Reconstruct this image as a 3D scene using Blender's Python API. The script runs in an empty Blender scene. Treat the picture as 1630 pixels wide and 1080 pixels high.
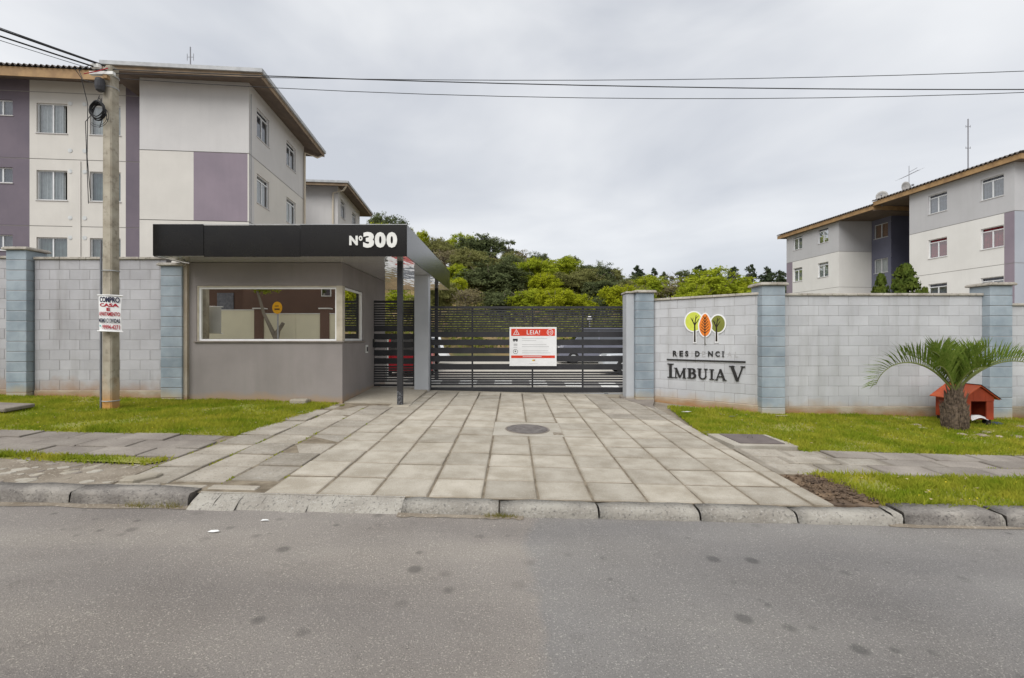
import bpy, math, random
import numpy as np
from mathutils import Matrix, Vector, Euler

random.seed(7)
rng = np.random.default_rng(7)
S = bpy.context.scene
COL = S.collection
R = math.radians

# ------------------------------------------------------------------ camera
cam_d = bpy.data.cameras.new('camera')
cam = bpy.data.objects.new('camera', cam_d)
COL.objects.link(cam)
cam.location = (0, 0, 1.5)
cam.rotation_euler = (R(90), 0, 0)
cam_d.sensor_width = 36.0
cam_d.lens = 736 / 1630 * 36.0
cam_d.clip_start = 0.05
cam_d.clip_end = 2000
S.camera = cam

# ------------------------------------------------------------------ sky, sun, exposure
SUN_EL, SUN_AZ = 48, 212          # compass style: 0 = +Y (into the picture), clockwise
w = bpy.data.worlds.new('World')
S.world = w
w.use_nodes = True
nt = w.node_tree
nt.nodes.clear()
def wn(t, **kw):
    n = nt.nodes.new(t)
    for k, v in kw.items(): setattr(n, k, v)
    return n
out = wn('ShaderNodeOutputWorld')
bg = wn('ShaderNodeBackground')
sky = wn('ShaderNodeTexSky', sky_type='NISHITA', sun_disc=False)
sky.sun_elevation = R(SUN_EL)
sky.sun_rotation = R(SUN_AZ)
tc = wn('ShaderNodeTexCoord')
mp = wn('ShaderNodeMapping')
mp.inputs['Scale'].default_value = (1.0, 1.0, 2.6)
mp.inputs['Location'].default_value = (1.45, 0.35, 0.3)
nz = wn('ShaderNodeTexNoise')
nz.inputs['Scale'].default_value = 1.5
nz.inputs['Detail'].default_value = 5
nz.inputs['Roughness'].default_value = 0.48
nz.inputs['Distortion'].default_value = 0.35
cr = wn('ShaderNodeValToRGB')
cr.color_ramp.elements[0].position = 0.34
cr.color_ramp.elements[0].color = (4.4, 4.58, 4.95, 1)
cr.color_ramp.elements[1].position = 0.66
cr.color_ramp.elements[1].color = (6.9, 6.96, 7.02, 1)
mx = wn('ShaderNodeMix', data_type='RGBA')
mx.inputs[0].default_value = 0.93      # a closed cloud deck in front of the clear sky
L = nt.links.new
L(tc.outputs['Generated'], mp.inputs['Vector'])
L(mp.outputs[0], nz.inputs['Vector'])
L(nz.outputs['Fac'], cr.inputs['Fac'])
L(sky.outputs[0], mx.inputs[6])
L(cr.outputs['Color'], mx.inputs[7])
L(mx.outputs[2], bg.inputs['Color'])
bg.inputs['Strength'].default_value = 0.063
L(bg.outputs[0], out.inputs['Surface'])

sl = bpy.data.lights.new('sun', 'SUN')
sl.energy = 1.5
sl.angle = R(50)
sl.color = (1.0, 0.98, 0.945)
sun = bpy.data.objects.new('sun', sl)
COL.objects.link(sun)
az = R(SUN_AZ)
sd = Vector((math.sin(az) * math.cos(R(SUN_EL)), math.cos(az) * math.cos(R(SUN_EL)), math.sin(R(SUN_EL))))
sun.rotation_euler = sd.to_track_quat('Z', 'Y').to_euler()

vs = S.view_settings
vs.view_transform = 'Standard'
vs.look = 'None'
vs.gamma = 1
vs.use_curve_mapping = False
vs.exposure = 1.2
S.render.resolution_x = 1024
S.render.resolution_y = 678

# ------------------------------------------------------------------ helpers
def srgb(r, g, b):
    f = lambda c: (c / 255 / 12.92) if c / 255 <= 0.04045 else ((c / 255 + 0.055) / 1.055) ** 2.4
    return (f(r), f(g), f(b))

MATS = {}
def mat(name, c1, c2=None, scale=4, rough=0.85, bump=0.0, bscale=60, rnd=0.0, metallic=0.0, spec=0.3,
        stain=None, stain_h=0.35, speck=None, streak=None, detail=6, lo=0.35, hi=0.65, spots=None, edge=None):
    """Procedural paint / stone / metal. Textures run in world position, so copies never repeat."""
    m = bpy.data.materials.new(name)
    m.use_nodes = True
    t = m.node_tree
    b = t.nodes['Principled BSDF']
    b.inputs['Roughness'].default_value = rough
    b.inputs['Metallic'].default_value = metallic
    b.inputs['Specular IOR Level'].default_value = spec
    geo = t.nodes.new('ShaderNodeNewGeometry')
    P = geo.outputs['Position']
    def noise(sc, det=detail, rg=0.55, src=P):
        n = t.nodes.new('ShaderNodeTexNoise')
        n.inputs['Scale'].default_value = sc
        n.inputs['Detail'].default_value = det
        n.inputs['Roughness'].default_value = rg
        t.links.new(src, n.inputs['Vector'])
        return n.outputs['Fac']
    def ramp(f, a, bb):
        n = t.nodes.new('ShaderNodeMapRange')
        n.inputs[1].default_value = a
        n.inputs[2].default_value = bb
        t.links.new(f, n.inputs[0])
        return n.outputs[0]
    def mixc(f, a, bcol, mode='MIX'):
        n = t.nodes.new('ShaderNodeMix')
        n.data_type = 'RGBA'
        n.blend_type = mode
        if isinstance(f, float): n.inputs[0].default_value = f
        else: t.links.new(f, n.inputs[0])
        for i, v in ((6, a), (7, bcol)):
            if isinstance(v, tuple): n.inputs[i].default_value = (*v[:3], 1)
            else: t.links.new(v, n.inputs[i])
        return n.outputs[2]
    def math_(op, a, bb):
        n = t.nodes.new('ShaderNodeMath')
        n.operation = op
        for i, v in enumerate((a, bb)):
            if isinstance(v, (int, float)): n.inputs[i].default_value = v
            else: t.links.new(v, n.inputs[i])
        return n.outputs[0]
    if c2 is None: c2 = tuple(c * 0.86 for c in c1)
    col = mixc(ramp(noise(scale), lo, hi), c1, c2)
    if rnd:
        oi = t.nodes.new('ShaderNodeObjectInfo')
        v = ramp(oi.outputs['Random'], 0, 1)
        f = math_('ADD', math_('MULTIPLY', v, 2 * rnd), 1 - rnd)
        cmb = t.nodes.new('ShaderNodeCombineColor')
        for i in range(3): t.links.new(f, cmb.inputs[i])
        col = mixc(1.0, col, cmb.outputs[0], 'MULTIPLY')
    if streak:                                   # run-off marks down a wall
        mpn = t.nodes.new('ShaderNodeMapping')
        mpn.inputs['Scale'].default_value = (2.6, 2.6, 0.3)
        t.links.new(P, mpn.inputs['Vector'])
        col = mixc(math_('MULTIPLY', ramp(noise(1.6, src=mpn.outputs[0]), 0.5, 0.78), streak[1]), col, streak[0])
    if speck:
        col = mixc(math_('MULTIPLY', ramp(noise(speck[1], 2), 0.56, 0.74), speck[2] if len(speck) > 2 else 0.8), col, speck[0])
        if len(speck) > 3:
            col = mixc(math_('MULTIPLY', ramp(noise(speck[1] * 1.3 + 7, 2), 0.58, 0.72), 0.6), col, speck[3])
    if edge:                                     # dirt gathered along the rim of each slab
        tc_ = t.nodes.new('ShaderNodeTexCoord')
        s3 = t.nodes.new('ShaderNodeSeparateXYZ')
        t.links.new(tc_.outputs['Object'], s3.inputs[0])
        e_ = math_('MAXIMUM', math_('MULTIPLY', math_('ABSOLUTE', s3.outputs[0], 0), 1 / edge[1]), math_('MULTIPLY', math_('ABSOLUTE', s3.outputs[1], 0), 1 / edge[2]))
        e_ = math_('ADD', e_, math_('MULTIPLY', math_('ADD', noise(9, 5), -0.5), 0.22))
        col = mixc(math_('MULTIPLY', ramp(e_, 0.86, 1.03), 0.42), col, edge[0])
    if spots:                                    # blotches with a shape of their own
        vo = t.nodes.new('ShaderNodeTexVoronoi')
        vo.inputs['Scale'].default_value = spots[1]
        t.links.new(P, vo.inputs['Vector'])
        k = math_('MULTIPLY', ramp(vo.outputs['Distance'], spots[2], spots[2] * 0.55), ramp(noise(0.9, 3), 0.44, 0.56))
        col = mixc(math_('MULTIPLY', k, 0.6), col, spots[0])
        vo2 = t.nodes.new('ShaderNodeTexVoronoi')
        vo2.inputs['Scale'].default_value = spots[1] * 1.9
        t.links.new(P, vo2.inputs['Vector'])
        k = math_('MULTIPLY', ramp(vo2.outputs['Distance'], spots[2] * 1.1, spots[2] * 0.5), ramp(noise(1.7, 3), 0.52, 0.62))
        col = mixc(math_('MULTIPLY', k, 0.5), col, spots[0])
    if stain:                                    # red soil splashed up from the ground
        sp = t.nodes.new('ShaderNodeSeparateXYZ')
        t.links.new(P, sp.inputs[0])
        h = math_('ADD', math_('ADD', sp.outputs[2], math_('MULTIPLY', sp.outputs[0], 0.0235)), -0.13)
        h = math_('ADD', h, math_('MULTIPLY', math_('ADD', noise(3.2), -0.5), stain_h * 1.3))
        col = mixc(math_('MULTIPLY', ramp(h, stain_h, 0.02), 0.85), col, stain)
    t.links.new(col, b.inputs['Base Color'])
    if bump:
        bn = t.nodes.new('ShaderNodeBump')
        bn.inputs['Strength'].default_value = bump
        bn.inputs['Distance'].default_value = 0.02
        t.links.new(noise(bscale, 8, 0.65), bn.inputs['Height'])
        t.links.new(bn.outputs[0], b.inputs['Normal'])
    MATS[name] = m
    return m

def asphalt_wear():
    """an older, warmer lane surface on the left of a seam, a darker one right of it"""
    m = MATS['asphalt']
    t = m.node_tree
    b = t.nodes['Principled BSDF']
    src = b.inputs['Base Color'].links[0].from_socket
    geo = t.nodes.new('ShaderNodeNewGeometry')
    sp = t.nodes.new('ShaderNodeSeparateXYZ')
    t.links.new(geo.outputs['Position'], sp.inputs[0])
    n = t.nodes.new('ShaderNodeTexNoise')
    n.inputs['Scale'].default_value = 2.2
    n.inputs['Detail'].default_value = 7
    t.links.new(geo.outputs['Position'], n.inputs['Vector'])
    a = t.nodes.new('ShaderNodeMath'); a.operation = 'MULTIPLY_ADD'
    t.links.new(n.outputs['Fac'], a.inputs[0]); a.inputs[1].default_value = 0.5
    t.links.new(sp.outputs[0], a.inputs[2])
    r = t.nodes.new('ShaderNodeMapRange')
    r.inputs[1].default_value = 0.36; r.inputs[2].default_value = 0.46
    t.links.new(a.outputs[0], r.inputs[0])
    n2 = t.nodes.new('ShaderNodeTexNoise')
    n2.inputs['Scale'].default_value = 0.7
    n2.inputs['Detail'].default_value = 4
    mp2 = t.nodes.new('ShaderNodeMapping'); mp2.inputs['Scale'].default_value = (.35, 1.6, 1)
    t.links.new(geo.outputs['Position'], mp2.inputs['Vector']); t.links.new(mp2.outputs[0], n2.inputs['Vector'])
    r2 = t.nodes.new('ShaderNodeMapRange')
    r2.inputs[1].default_value = 0.35; r2.inputs[2].default_value = 0.65
    t.links.new(n2.outputs['Fac'], r2.inputs[0])
    m1 = t.nodes.new('ShaderNodeMix'); m1.data_type = 'RGBA'; m1.blend_type = 'MULTIPLY'; m1.inputs[0].default_value = 1
    m2 = t.nodes.new('ShaderNodeMix'); m2.data_type = 'RGBA'
    m2.inputs[6].default_value = (1.08, 1.04, 1.0, 1); m2.inputs[7].default_value = (0.95, 0.955, 0.965, 1)
    t.links.new(r.outputs[0], m2.inputs[0])
    t.links.new(src, m1.inputs[6]); t.links.new(m2.outputs[2], m1.inputs[7])
    m3 = t.nodes.new('ShaderNodeMix'); m3.data_type = 'RGBA'; m3.blend_type = 'MULTIPLY'; m3.inputs[0].default_value = 1
    m4 = t.nodes.new('ShaderNodeMix'); m4.data_type = 'RGBA'
    m4.inputs[6].default_value = (0.84, 0.84, 0.86, 1); m4.inputs[7].default_value = (1.14, 1.13, 1.11, 1)
    t.links.new(r2.outputs[0], m4.inputs[0])
    t.links.new(m1.outputs[2], m3.inputs[6]); t.links.new(m4.outputs[2], m3.inputs[7])
    t.links.new(m3.outputs[2], b.inputs['Base Color'])

def leafmat(name, c1, c2, scale=0.35, trans=0.35):
    m = bpy.data.materials.new(name)
    m.use_nodes = True
    t = m.node_tree
    t.nodes.clear()
    o = t.nodes.new('ShaderNodeOutputMaterial')
    d = t.nodes.new('ShaderNodeBsdfDiffuse')
    tr = t.nodes.new('ShaderNodeBsdfTranslucent')
    mxs = t.nodes.new('ShaderNodeMixShader')
    mxs.inputs[0].default_value = trans
    geo = t.nodes.new('ShaderNodeNewGeometry')
    n = t.nodes.new('ShaderNodeTexNoise')
    n.inputs['Scale'].default_value = scale
    n.inputs['Detail'].default_value = 8
    n.inputs['Roughness'].default_value = 0.7
    t.links.new(geo.outputs['Position'], n.inputs['Vector'])
    r = t.nodes.new('ShaderNodeMapRange')
    r.inputs[1].default_value = 0.33
    r.inputs[2].default_value = 0.67
    t.links.new(n.outputs['Fac'], r.inputs[0])
    mc = t.nodes.new('ShaderNodeMix')
    mc.data_type = 'RGBA'
    mc.inputs[6].default_value = (*c1, 1)
    mc.inputs[7].default_value = (*c2, 1)
    t.links.new(r.outputs[0], mc.inputs[0])
    for s_ in (d, tr): t.links.new(mc.outputs[2], s_.inputs['Color'])
    t.links.new(d.outputs[0], mxs.inputs[1])
    t.links.new(tr.outputs[0], mxs.inputs[2])
    t.links.new(mxs.outputs[0], o.inputs[0])
    MATS[name] = m
    return m

def glassmat(name, dark, refl, tint=(1, 1, 1), see=0.0, rough=0.0):
    """Window glass: a mirror-like share plus, behind it, a dark body or a view through."""
    m = bpy.data.materials.new(name)
    m.use_nodes = True
    t = m.node_tree
    t.nodes.clear()
    o = t.nodes.new('ShaderNodeOutputMaterial')
    g = t.nodes.new('ShaderNodeBsdfGlossy')
    g.inputs['Color'].default_value = (*tint, 1)
    g.inputs['Roughness'].default_value = rough
    d = t.nodes.new('ShaderNodeBsdfDiffuse')
    d.inputs['Color'].default_value = (*dark, 1)
    tp = t.nodes.new('ShaderNodeBsdfTransparent')
    tp.inputs['Color'].default_value = (0.82, 0.86, 0.86, 1)
    a = t.nodes.new('ShaderNodeMixShader')
    a.inputs[0].default_value = see
    t.links.new(d.outputs[0], a.inputs[1])
    t.links.new(tp.outputs[0], a.inputs[2])
    lw = t.nodes.new('ShaderNodeLayerWeight')
    lw.inputs['Blend'].default_value = 0.25
    mr = t.nodes.new('ShaderNodeMapRange')
    mr.inputs[3].default_value = refl
    mr.inputs[4].default_value = min(1, refl + 0.4)
    t.links.new(lw.outputs['Fresnel'], mr.inputs[0])
    b = t.nodes.new('ShaderNodeMixShader')
    t.links.new(mr.outputs[0], b.inputs[0])
    t.links.new(a.outputs[0], b.inputs[1])
    t.links.new(g.outputs[0], b.inputs[2])
    t.links.new(b.outputs[0], o.inputs[0])
    MATS[name] = m
    return m

class MB:
    def __init__(s): s.v = []; s.f = []
    def add(s, vs_, fs):
        k = len(s.v)
        s.v += [tuple(p) for p in vs_]
        s.f += [tuple(i + k for i in f) for f in fs]
        return s
    def box(s, x0, x1, y0, y1, z0, z1):
        return s.add([(x0, y0, z0), (x1, y0, z0), (x1, y1, z0), (x0, y1, z0), (x0, y0, z1), (x1, y0, z1), (x1, y1, z1), (x0, y1, z1)],
                     [(0, 3, 2, 1), (4, 5, 6, 7), (0, 1, 5, 4), (1, 2, 6, 5), (2, 3, 7, 6), (3, 0, 4, 7)])
    def cbox(s, x0, x1, y0, y1, z0, z1, c=0.01):
        """box with all edges chamfered"""
        X, Y, Z = (x0, x1), (y0, y1), (z0, z1)
        vs_, idx = [], {}
        for i in (0, 1):
            for j in (0, 1):
                for k in (0, 1):
                    si, sj, sk = 1 - 2 * i, 1 - 2 * j, 1 - 2 * k
                    idx[i, j, k, 'x'] = len(vs_); vs_.append((X[i], Y[j] + sj * c, Z[k] + sk * c))
                    idx[i, j, k, 'y'] = len(vs_); vs_.append((X[i] + si * c, Y[j], Z[k] + sk * c))
                    idx[i, j, k, 'z'] = len(vs_); vs_.append((X[i] + si * c, Y[j] + sj * c, Z[k]))
        g = lambda *a: idx[a]
        fs = []
        for i in (0, 1):
            q = [g(i, 0, 0, 'x'), g(i, 1, 0, 'x'), g(i, 1, 1, 'x'), g(i, 0, 1, 'x')]; fs.append(q if i else q[::-1])
            q = [g(0, i, 0, 'y'), g(1, i, 0, 'y'), g(1, i, 1, 'y'), g(0, i, 1, 'y')]; fs.append(q[::-1] if i else q)
            q = [g(0, 0, i, 'z'), g(1, 0, i, 'z'), g(1, 1, i, 'z'), g(0, 1, i, 'z')]; fs.append(q if i else q[::-1])
        for a in (0, 1):
            for b in (0, 1):
                fs.append([g(a, b, 0, 'x'), g(a, b, 1, 'x'), g(a, b, 1, 'y'), g(a, b, 0, 'y')])
                fs.append([g(a, 0, b, 'x'), g(a, 1, b, 'x'), g(a, 1, b, 'z'), g(a, 0, b, 'z')])
                fs.append([g(0, a, b, 'y'), g(1, a, b, 'y'), g(1, a, b, 'z'), g(0, a, b, 'z')])
        for i in (0, 1):
            for j in (0, 1):
                for k in (0, 1): fs.append([g(i, j, k, 'x'), g(i, j, k, 'y'), g(i, j, k, 'z')])
        return s.add(vs_, fs)
    def prism(s, poly, fn, a, b):
        """poly: 2D outline; fn(u, v, w) -> xyz; extruded from w=a to w=b"""
        n = len(poly)
        vs_ = [fn(u, v, a) for u, v in poly] + [fn(u, v, b) for u, v in poly]
        return s.add(vs_, [tuple(range(n))[::-1], tuple(range(n, 2 * n))] + [(i, (i + 1) % n, (i + 1) % n + n, i + n) for i in range(n)])
    def tube(s, pts, r, n=8, cap=True):
        pts = [Vector(p) for p in pts]
        rs = r if isinstance(r, (list, tuple)) else [r] * len(pts)
        k = len(s.v)
        up = None
        for i, p in enumerate(pts):
            d = (pts[min(i + 1, len(pts) - 1)] - pts[max(i - 1, 0)])
            d = d.normalized() if d.length else Vector((0, 0, 1))
            if up is None: up = d.orthogonal().normalized()
            up = (up - d * up.dot(d))
            up = up.normalized() if up.length > 1e-6 else d.orthogonal().normalized()
            sd_ = d.cross(up)
            for j in range(n):
                a = 2 * math.pi * j / n
                s.v.append(tuple(p + (up * math.cos(a) + sd_ * math.sin(a)) * rs[i]))
        for i in range(len(pts) - 1):
            for j in range(n):
                s.f.append((k + i * n + j, k + i * n + (j + 1) % n, k + (i + 1) * n + (j + 1) % n, k + (i + 1) * n + j))
        if cap:
            s.f.append(tuple(k + j for j in range(n))[::-1])
            s.f.append(tuple(k + (len(pts) - 1) * n + j for j in range(n)))
        return s
    def lathe(s, prof, n=24, o=(0, 0, 0)):
        k = len(s.v)
        for r, z in prof:
            for j in range(n):
                a = 2 * math.pi * j / n
                s.v.append((o[0] + r * math.cos(a), o[1] + r * math.sin(a), o[2] + z))
        for i in range(len(prof) - 1):
            for j in range(n):
                s.f.append((k + i * n + j, k + i * n + (j + 1) % n, k + (i + 1) * n + (j + 1) % n, k + (i + 1) * n + j))
        s.f.append(tuple(k + j for j in range(n))[::-1])
        s.f.append(tuple(k + (len(prof) - 1) * n + j for j in range(n)))
        return s
    def xf(s, fn): s.v = [tuple(fn(*p)) for p in s.v]; return s
    def mesh(s, name, m=None, smooth=False):
        me = bpy.data.meshes.new(name)
        me.from_pydata(s.v, [], s.f)
        if m is not None: me.materials.append(m)
        if smooth: me.polygons.foreach_set('use_smooth', [True] * len(me.polygons))
        me.update()
        return me
    def build(s, name, m, parent=None, smooth=False, local=False):
        return link(name, s.mesh(name, m, smooth), parent, local)

MW = {}
def link(name, me, parent=None, local=False, loc=None, rot=None, scale=None):
    """one mesh object; under a thing its coordinates are the world's unless local"""
    o = bpy.data.objects.new(name, me)
    COL.objects.link(o)
    if loc is not None: o.location = loc
    if rot is not None: o.rotation_euler = rot
    if scale is not None: o.scale = scale
    if parent is not None:
        o.parent = parent
        if not local and parent.name in MW: o.matrix_parent_inverse = MW[parent.name].inverted()
    return o
def tag(o, label, cat, group=None, kind=None):
    o['label'] = label
    o['category'] = cat
    if group: o['group'] = group
    if kind: o['kind'] = kind
    return o
def thing(name, label, cat, loc=(0, 0, 0), rz=0.0, group=None, kind=None):
    o = bpy.data.objects.new(name, None)
    o.empty_display_size = 0.2
    COL.objects.link(o)
    o.location = loc
    o.rotation_euler = (0, 0, rz)
    MW[o.name] = Matrix.Translation(loc) @ Matrix.Rotation(rz, 4, 'Z')
    return tag(o, label, cat, group, kind)
def copy_tree(o, parent=None):
    c = o.copy()
    COL.objects.link(c)
    if parent: c.parent = parent
    for ch in o.children: copy_tree(ch, c)
    return c

def text_mesh(txt, w_, h_, depth, m, bold=0.0, name='lettering'):
    """built-in lettering fitted into w_ x h_ metres, in the XZ plane, lower left at 0"""
    cu = bpy.data.curves.new('t', 'FONT')
    cu.body = txt
    cu.size = 1
    cu.offset = bold
    cu.resolution_u = 3
    ob = bpy.data.objects.new('t', cu)
    COL.objects.link(ob)
    dg = bpy.context.evaluated_depsgraph_get()
    me = bpy.data.meshes.new_from_object(ob.evaluated_get(dg))
    bpy.data.objects.remove(ob)
    bpy.data.curves.remove(cu)
    co = np.empty(len(me.vertices) * 3, dtype=np.float32)
    me.vertices.foreach_get('co', co)
    co = co.reshape(-1, 3)
    lo_, hi_ = co.min(0), co.max(0)
    n = len(co)
    x = (co[:, 0] - lo_[0]) / (hi_[0] - lo_[0]) * w_
    z = (co[:, 1] - lo_[1]) / (hi_[1] - lo_[1]) * h_
    fs = [tuple(p.vertices) for p in me.polygons]
    from collections import Counter
    ed = Counter()
    for f in fs:
        for i in range(len(f)):
            ed[(f[i], f[(i + 1) % len(f)])] += 1
    vs_ = [(x[i], -depth, z[i]) for i in range(n)] + [(x[i], 0, z[i]) for i in range(n)]
    ff = list(fs) + [(b, a, a + n, b + n) for (a, b) in ed if (b, a) not in ed]
    bpy.data.meshes.remove(me)
    mo = bpy.data.meshes.new(name)
    mo.from_pydata(vs_, [], ff)
    if m: mo.materials.append(m)
    mo.update()
    return mo

def quads_mesh(name, C, A, B, m):
    """leaf quads: centres C, half axes A and B (numpy n x 3)"""
    n = len(C)
    V = np.stack([C - A, C + B * 0.55 - A * 0.1, C + A, C - B * 0.55 - A * 0.1], 1).reshape(-1, 3).astype(np.float32)
    me = bpy.data.meshes.new(name)
    me.vertices.add(4 * n)
    me.vertices.foreach_set('co', V.ravel())
    me.loops.add(4 * n)
    me.loops.foreach_set('vertex_index', np.arange(4 * n, dtype=np.int32))
    me.polygons.add(n)
    me.polygons.foreach_set('loop_start', np.arange(0, 4 * n, 4, dtype=np.int32))
    me.materials.append(m)
    me.update()
    me.validate()
    return me
def unit(a): return a / np.maximum(np.linalg.norm(a, axis=1, keepdims=True), 1e-6)

# ground level: the street falls to the right, the verge rises towards the wall
def sx(x): return -0.0235 * max(-16.0, min(16.0, x))
def zr(x): return -0.06 + sx(x)
def zg(x, y): return 0.04 + sx(x) + 0.022 * (max(4.0, min(11.5, y)) - 4.2)
TILT = (0.022, 0.0235, 0)
def ss(a, b, t):
    t = max(0.0, min(1.0, (t - a) / (b - a)))
    return t * t * (3 - 2 * t)
def terrain(x, y):
    base = zg(x, y)
    k = ss(11.5, 18, y)
    base = base * (1 - k) + 0.2 * k
    base += ss(30, 37, y) * 1.9
    amp = 12.5 - 8.5 * ss(-25, 42, x)
    return base + ss(38, 92, y) * amp + ss(90, 260, y) * 2 - 0.05

# ------------------------------------------------------------------ materials
SOIL = srgb(150, 112, 72)
mat('asphalt', (0.235, 0.22, 0.206), (0.335, 0.32, 0.302), 0.55, 0.9, 0.9, 170, speck=((0.58, 0.55, 0.49), 100, 0.85, (0.055, 0.052, 0.05)),
    spots=((0.10, 0.097, 0.093), 3.1, 0.19), lo=0.3, hi=0.7, spec=0.15)
asphalt_wear()
mat('soil', (0.17, 0.14, 0.105), (0.25, 0.215, 0.17), 3, 0.95, 0.8, 25, speck=((0.40, 0.36, 0.30), 45))
mat('joint_sand', (0.24, 0.20, 0.145), (0.125, 0.10, 0.07), 7, 0.95, 0.6, 60)
mat('bare_earth', (0.075, 0.052, 0.037), (0.18, 0.125, 0.08), 5, 0.95, 1.0, 18)
mat('lawn_ground', (0.19, 0.215, 0.03), (0.27, 0.24, 0.08), 1.6, 0.95, 0.6, 40)
mat('slab', (0.425, 0.388, 0.325), (0.30, 0.265, 0.21), 3.2, 0.9, 0.45, 120, rnd=0.13, edge=((0.16, 0.13, 0.095), .245, .242), speck=((0.22, 0.205, 0.18), 95, 0.75, (0.56, 0.54, 0.50)), spec=0.15)
mat('old_slab', (0.37, 0.336, 0.285), (0.26, 0.232, 0.19), 2.4, 0.92, 0.5, 80, rnd=0.14, edge=((0.12, 0.1, 0.075), .25, .242), speck=((0.40, 0.385, 0.35), 24, 0.5, (0.13, 0.115, 0.095)), spec=0.15)
mat('dark_slab', (0.275, 0.247, 0.215), (0.205, 0.18, 0.158), 2.2, 0.92, 0.4, 80, rnd=0.13, edge=((0.10, 0.085, 0.065), .312, .176), speck=((0.33, 0.305, 0.275), 30, 0.4, (0.12, 0.105, 0.09)), spec=0.15)
mat('slab_plain', (0.40, 0.37, 0.315), (0.30, 0.27, 0.22), 2.6, 0.9, 0.45, 120, speck=((0.22, 0.205, 0.18), 95, 0.75, (0.56, 0.54, 0.50)), spec=0.15)
mat('dark_plain', (0.255, 0.225, 0.195), (0.185, 0.16, 0.14), 2.2, 0.92, 0.4, 80, speck=((0.33, 0.305, 0.275), 30, 0.4, (0.12, 0.105, 0.09)), spec=0.15)
mat('concrete', (0.37, 0.335, 0.275), (0.28, 0.25, 0.2), 1.5, 0.9, 0.4, 60, speck=((0.2, 0.18, 0.15), 20, 0.5), spec=0.15)
mat('kerb', (0.36, 0.34, 0.30), (0.26, 0.24, 0.21), 3, 0.95, 0.9, 45, rnd=0.08, speck=((0.10, 0.095, 0.09), 38, 0.75, (0.47, 0.45, 0.42)), spec=0.15)
mat('dark_kerb', (0.185, 0.17, 0.155), (0.34, 0.315, 0.28), 4.5, 0.95, 0.9, 45, rnd=0.1, speck=((0.055, 0.052, 0.05), 38, 0.75, (0.36, 0.34, 0.31)), lo=0.42, hi=0.75, spec=0.15)
mat('mortar', (0.36, 0.35, 0.352), (0.29, 0.28, 0.28), 6, 0.95, 0.4, 90, stain=SOIL, stain_h=0.3)
mat('block', (0.45, 0.447, 0.465), (0.375, 0.37, 0.386), 1.4, 0.9, 0.55, 150, rnd=0.075, stain=SOIL, stain_h=0.42, streak=((0.25, 0.24, 0.235), 0.65), spec=0.15)
mat('pale_block', (0.50, 0.505, 0.52), (0.43, 0.433, 0.447), 1.4, 0.9, 0.55, 150, rnd=0.06, stain=srgb(170, 145, 110), stain_h=0.30, streak=((0.30, 0.295, 0.285), 0.55), spec=0.15)
mat('blue_block', (0.335, 0.385, 0.425), (0.235, 0.282, 0.32), 2.6, 0.88, 0.5, 130, rnd=0.07, stain=srgb(176, 160, 130), stain_h=0.26, streak=((0.24, 0.26, 0.28), 0.4), spec=0.15)
mat('foundation', (0.41, 0.36, 0.29), (0.30, 0.245, 0.18), 2.5, 0.95, 0.8, 40, stain=SOIL, stain_h=0.16)
mat('coping', (0.47, 0.44, 0.39), (0.30, 0.27, 0.23), 3.5, 0.92, 0.6, 60, speck=((0.13, 0.12, 0.1), 16, 0.8))
mat('taupe_plaster', (0.27, 0.245, 0.234), (0.232, 0.21, 0.2), 1.1, 0.88, 0.3, 120, streak=((0.17, 0.155, 0.145), 0.3), stain=srgb(158, 132, 102), stain_h=0.2, spec=0.2)
mat('column_plaster', (0.42, 0.435, 0.455), (0.37, 0.385, 0.405), 1.4, 0.85, 0.2, 160, stain=srgb(160, 145, 120), stain_h=0.12, spec=0.2)
mat('sand_plaster', (0.52, 0.47, 0.38), (0.40, 0.355, 0.275), 5, 0.9, 0.4, 80)
mat('black_panel', (0.010, 0.009, 0.009), (0.013, 0.012, 0.011), 2, 0.2, 0.0, spec=0.38)
mat('roof_sheet', (0.30, 0.30, 0.30), (0.22, 0.22, 0.22), 2, 0.7)
mat('black_steel', (0.018, 0.018, 0.02), (0.026, 0.026, 0.028), 5, 0.42, 0.05, 120, spec=0.4)
mat('gate_steel', (0.021, 0.021, 0.024), (0.029, 0.029, 0.032), 5, 0.45, 0.05, 120, spec=0.4)
mat('chipped_paint', (0.03, 0.03, 0.032), (0.17, 0.175, 0.19), 55, 0.6, 0.4, 60, lo=0.5, hi=0.6)
mat('galvanised', (0.40, 0.41, 0.42), (0.30, 0.31, 0.32), 4, 0.5, 0.1, 60, spec=0.4)
mat('white_frame', (0.78, 0.78, 0.77), (0.70, 0.70, 0.69), 4, 0.4, spec=0.4)
mat('off_white', (0.72, 0.72, 0.69), None, 4, 0.6)
mat('sign_white', (0.74, 0.74, 0.74), (0.68, 0.68, 0.68), 5, 0.35, spec=0.4)
mat('sign_red', srgb(205, 62, 36), srgb(190, 55, 34), 6, 0.4)
mat('ink_red', srgb(165, 18, 40), None, 9, 0.6)
mat('ink_navy', srgb(25, 28, 58), None, 9, 0.6)
mat('ink_grey', (0.5, 0.5, 0.5), None, 9, 0.6)
mat('ink_black', (0.02, 0.02, 0.02), None, 9, 0.5)
mat('ink_teal', srgb(110, 190, 190), None, 9, 0.6)
mat('letter_black', (0.017, 0.016, 0.016), None, 6, 0.5, spec=0.4)
mat('ghost_letter', (0.33, 0.325, 0.325), (0.42, 0.41, 0.415), 30, 0.9)
mat('logo_yellow', srgb(196, 204, 78), None, 9, 0.5)
mat('logo_orange', srgb(222, 124, 44), None, 9, 0.5)
mat('logo_olive', srgb(118, 122, 52), None, 9, 0.5)
mat('logo_brown', srgb(40, 30, 22), None, 9, 0.5)
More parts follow.
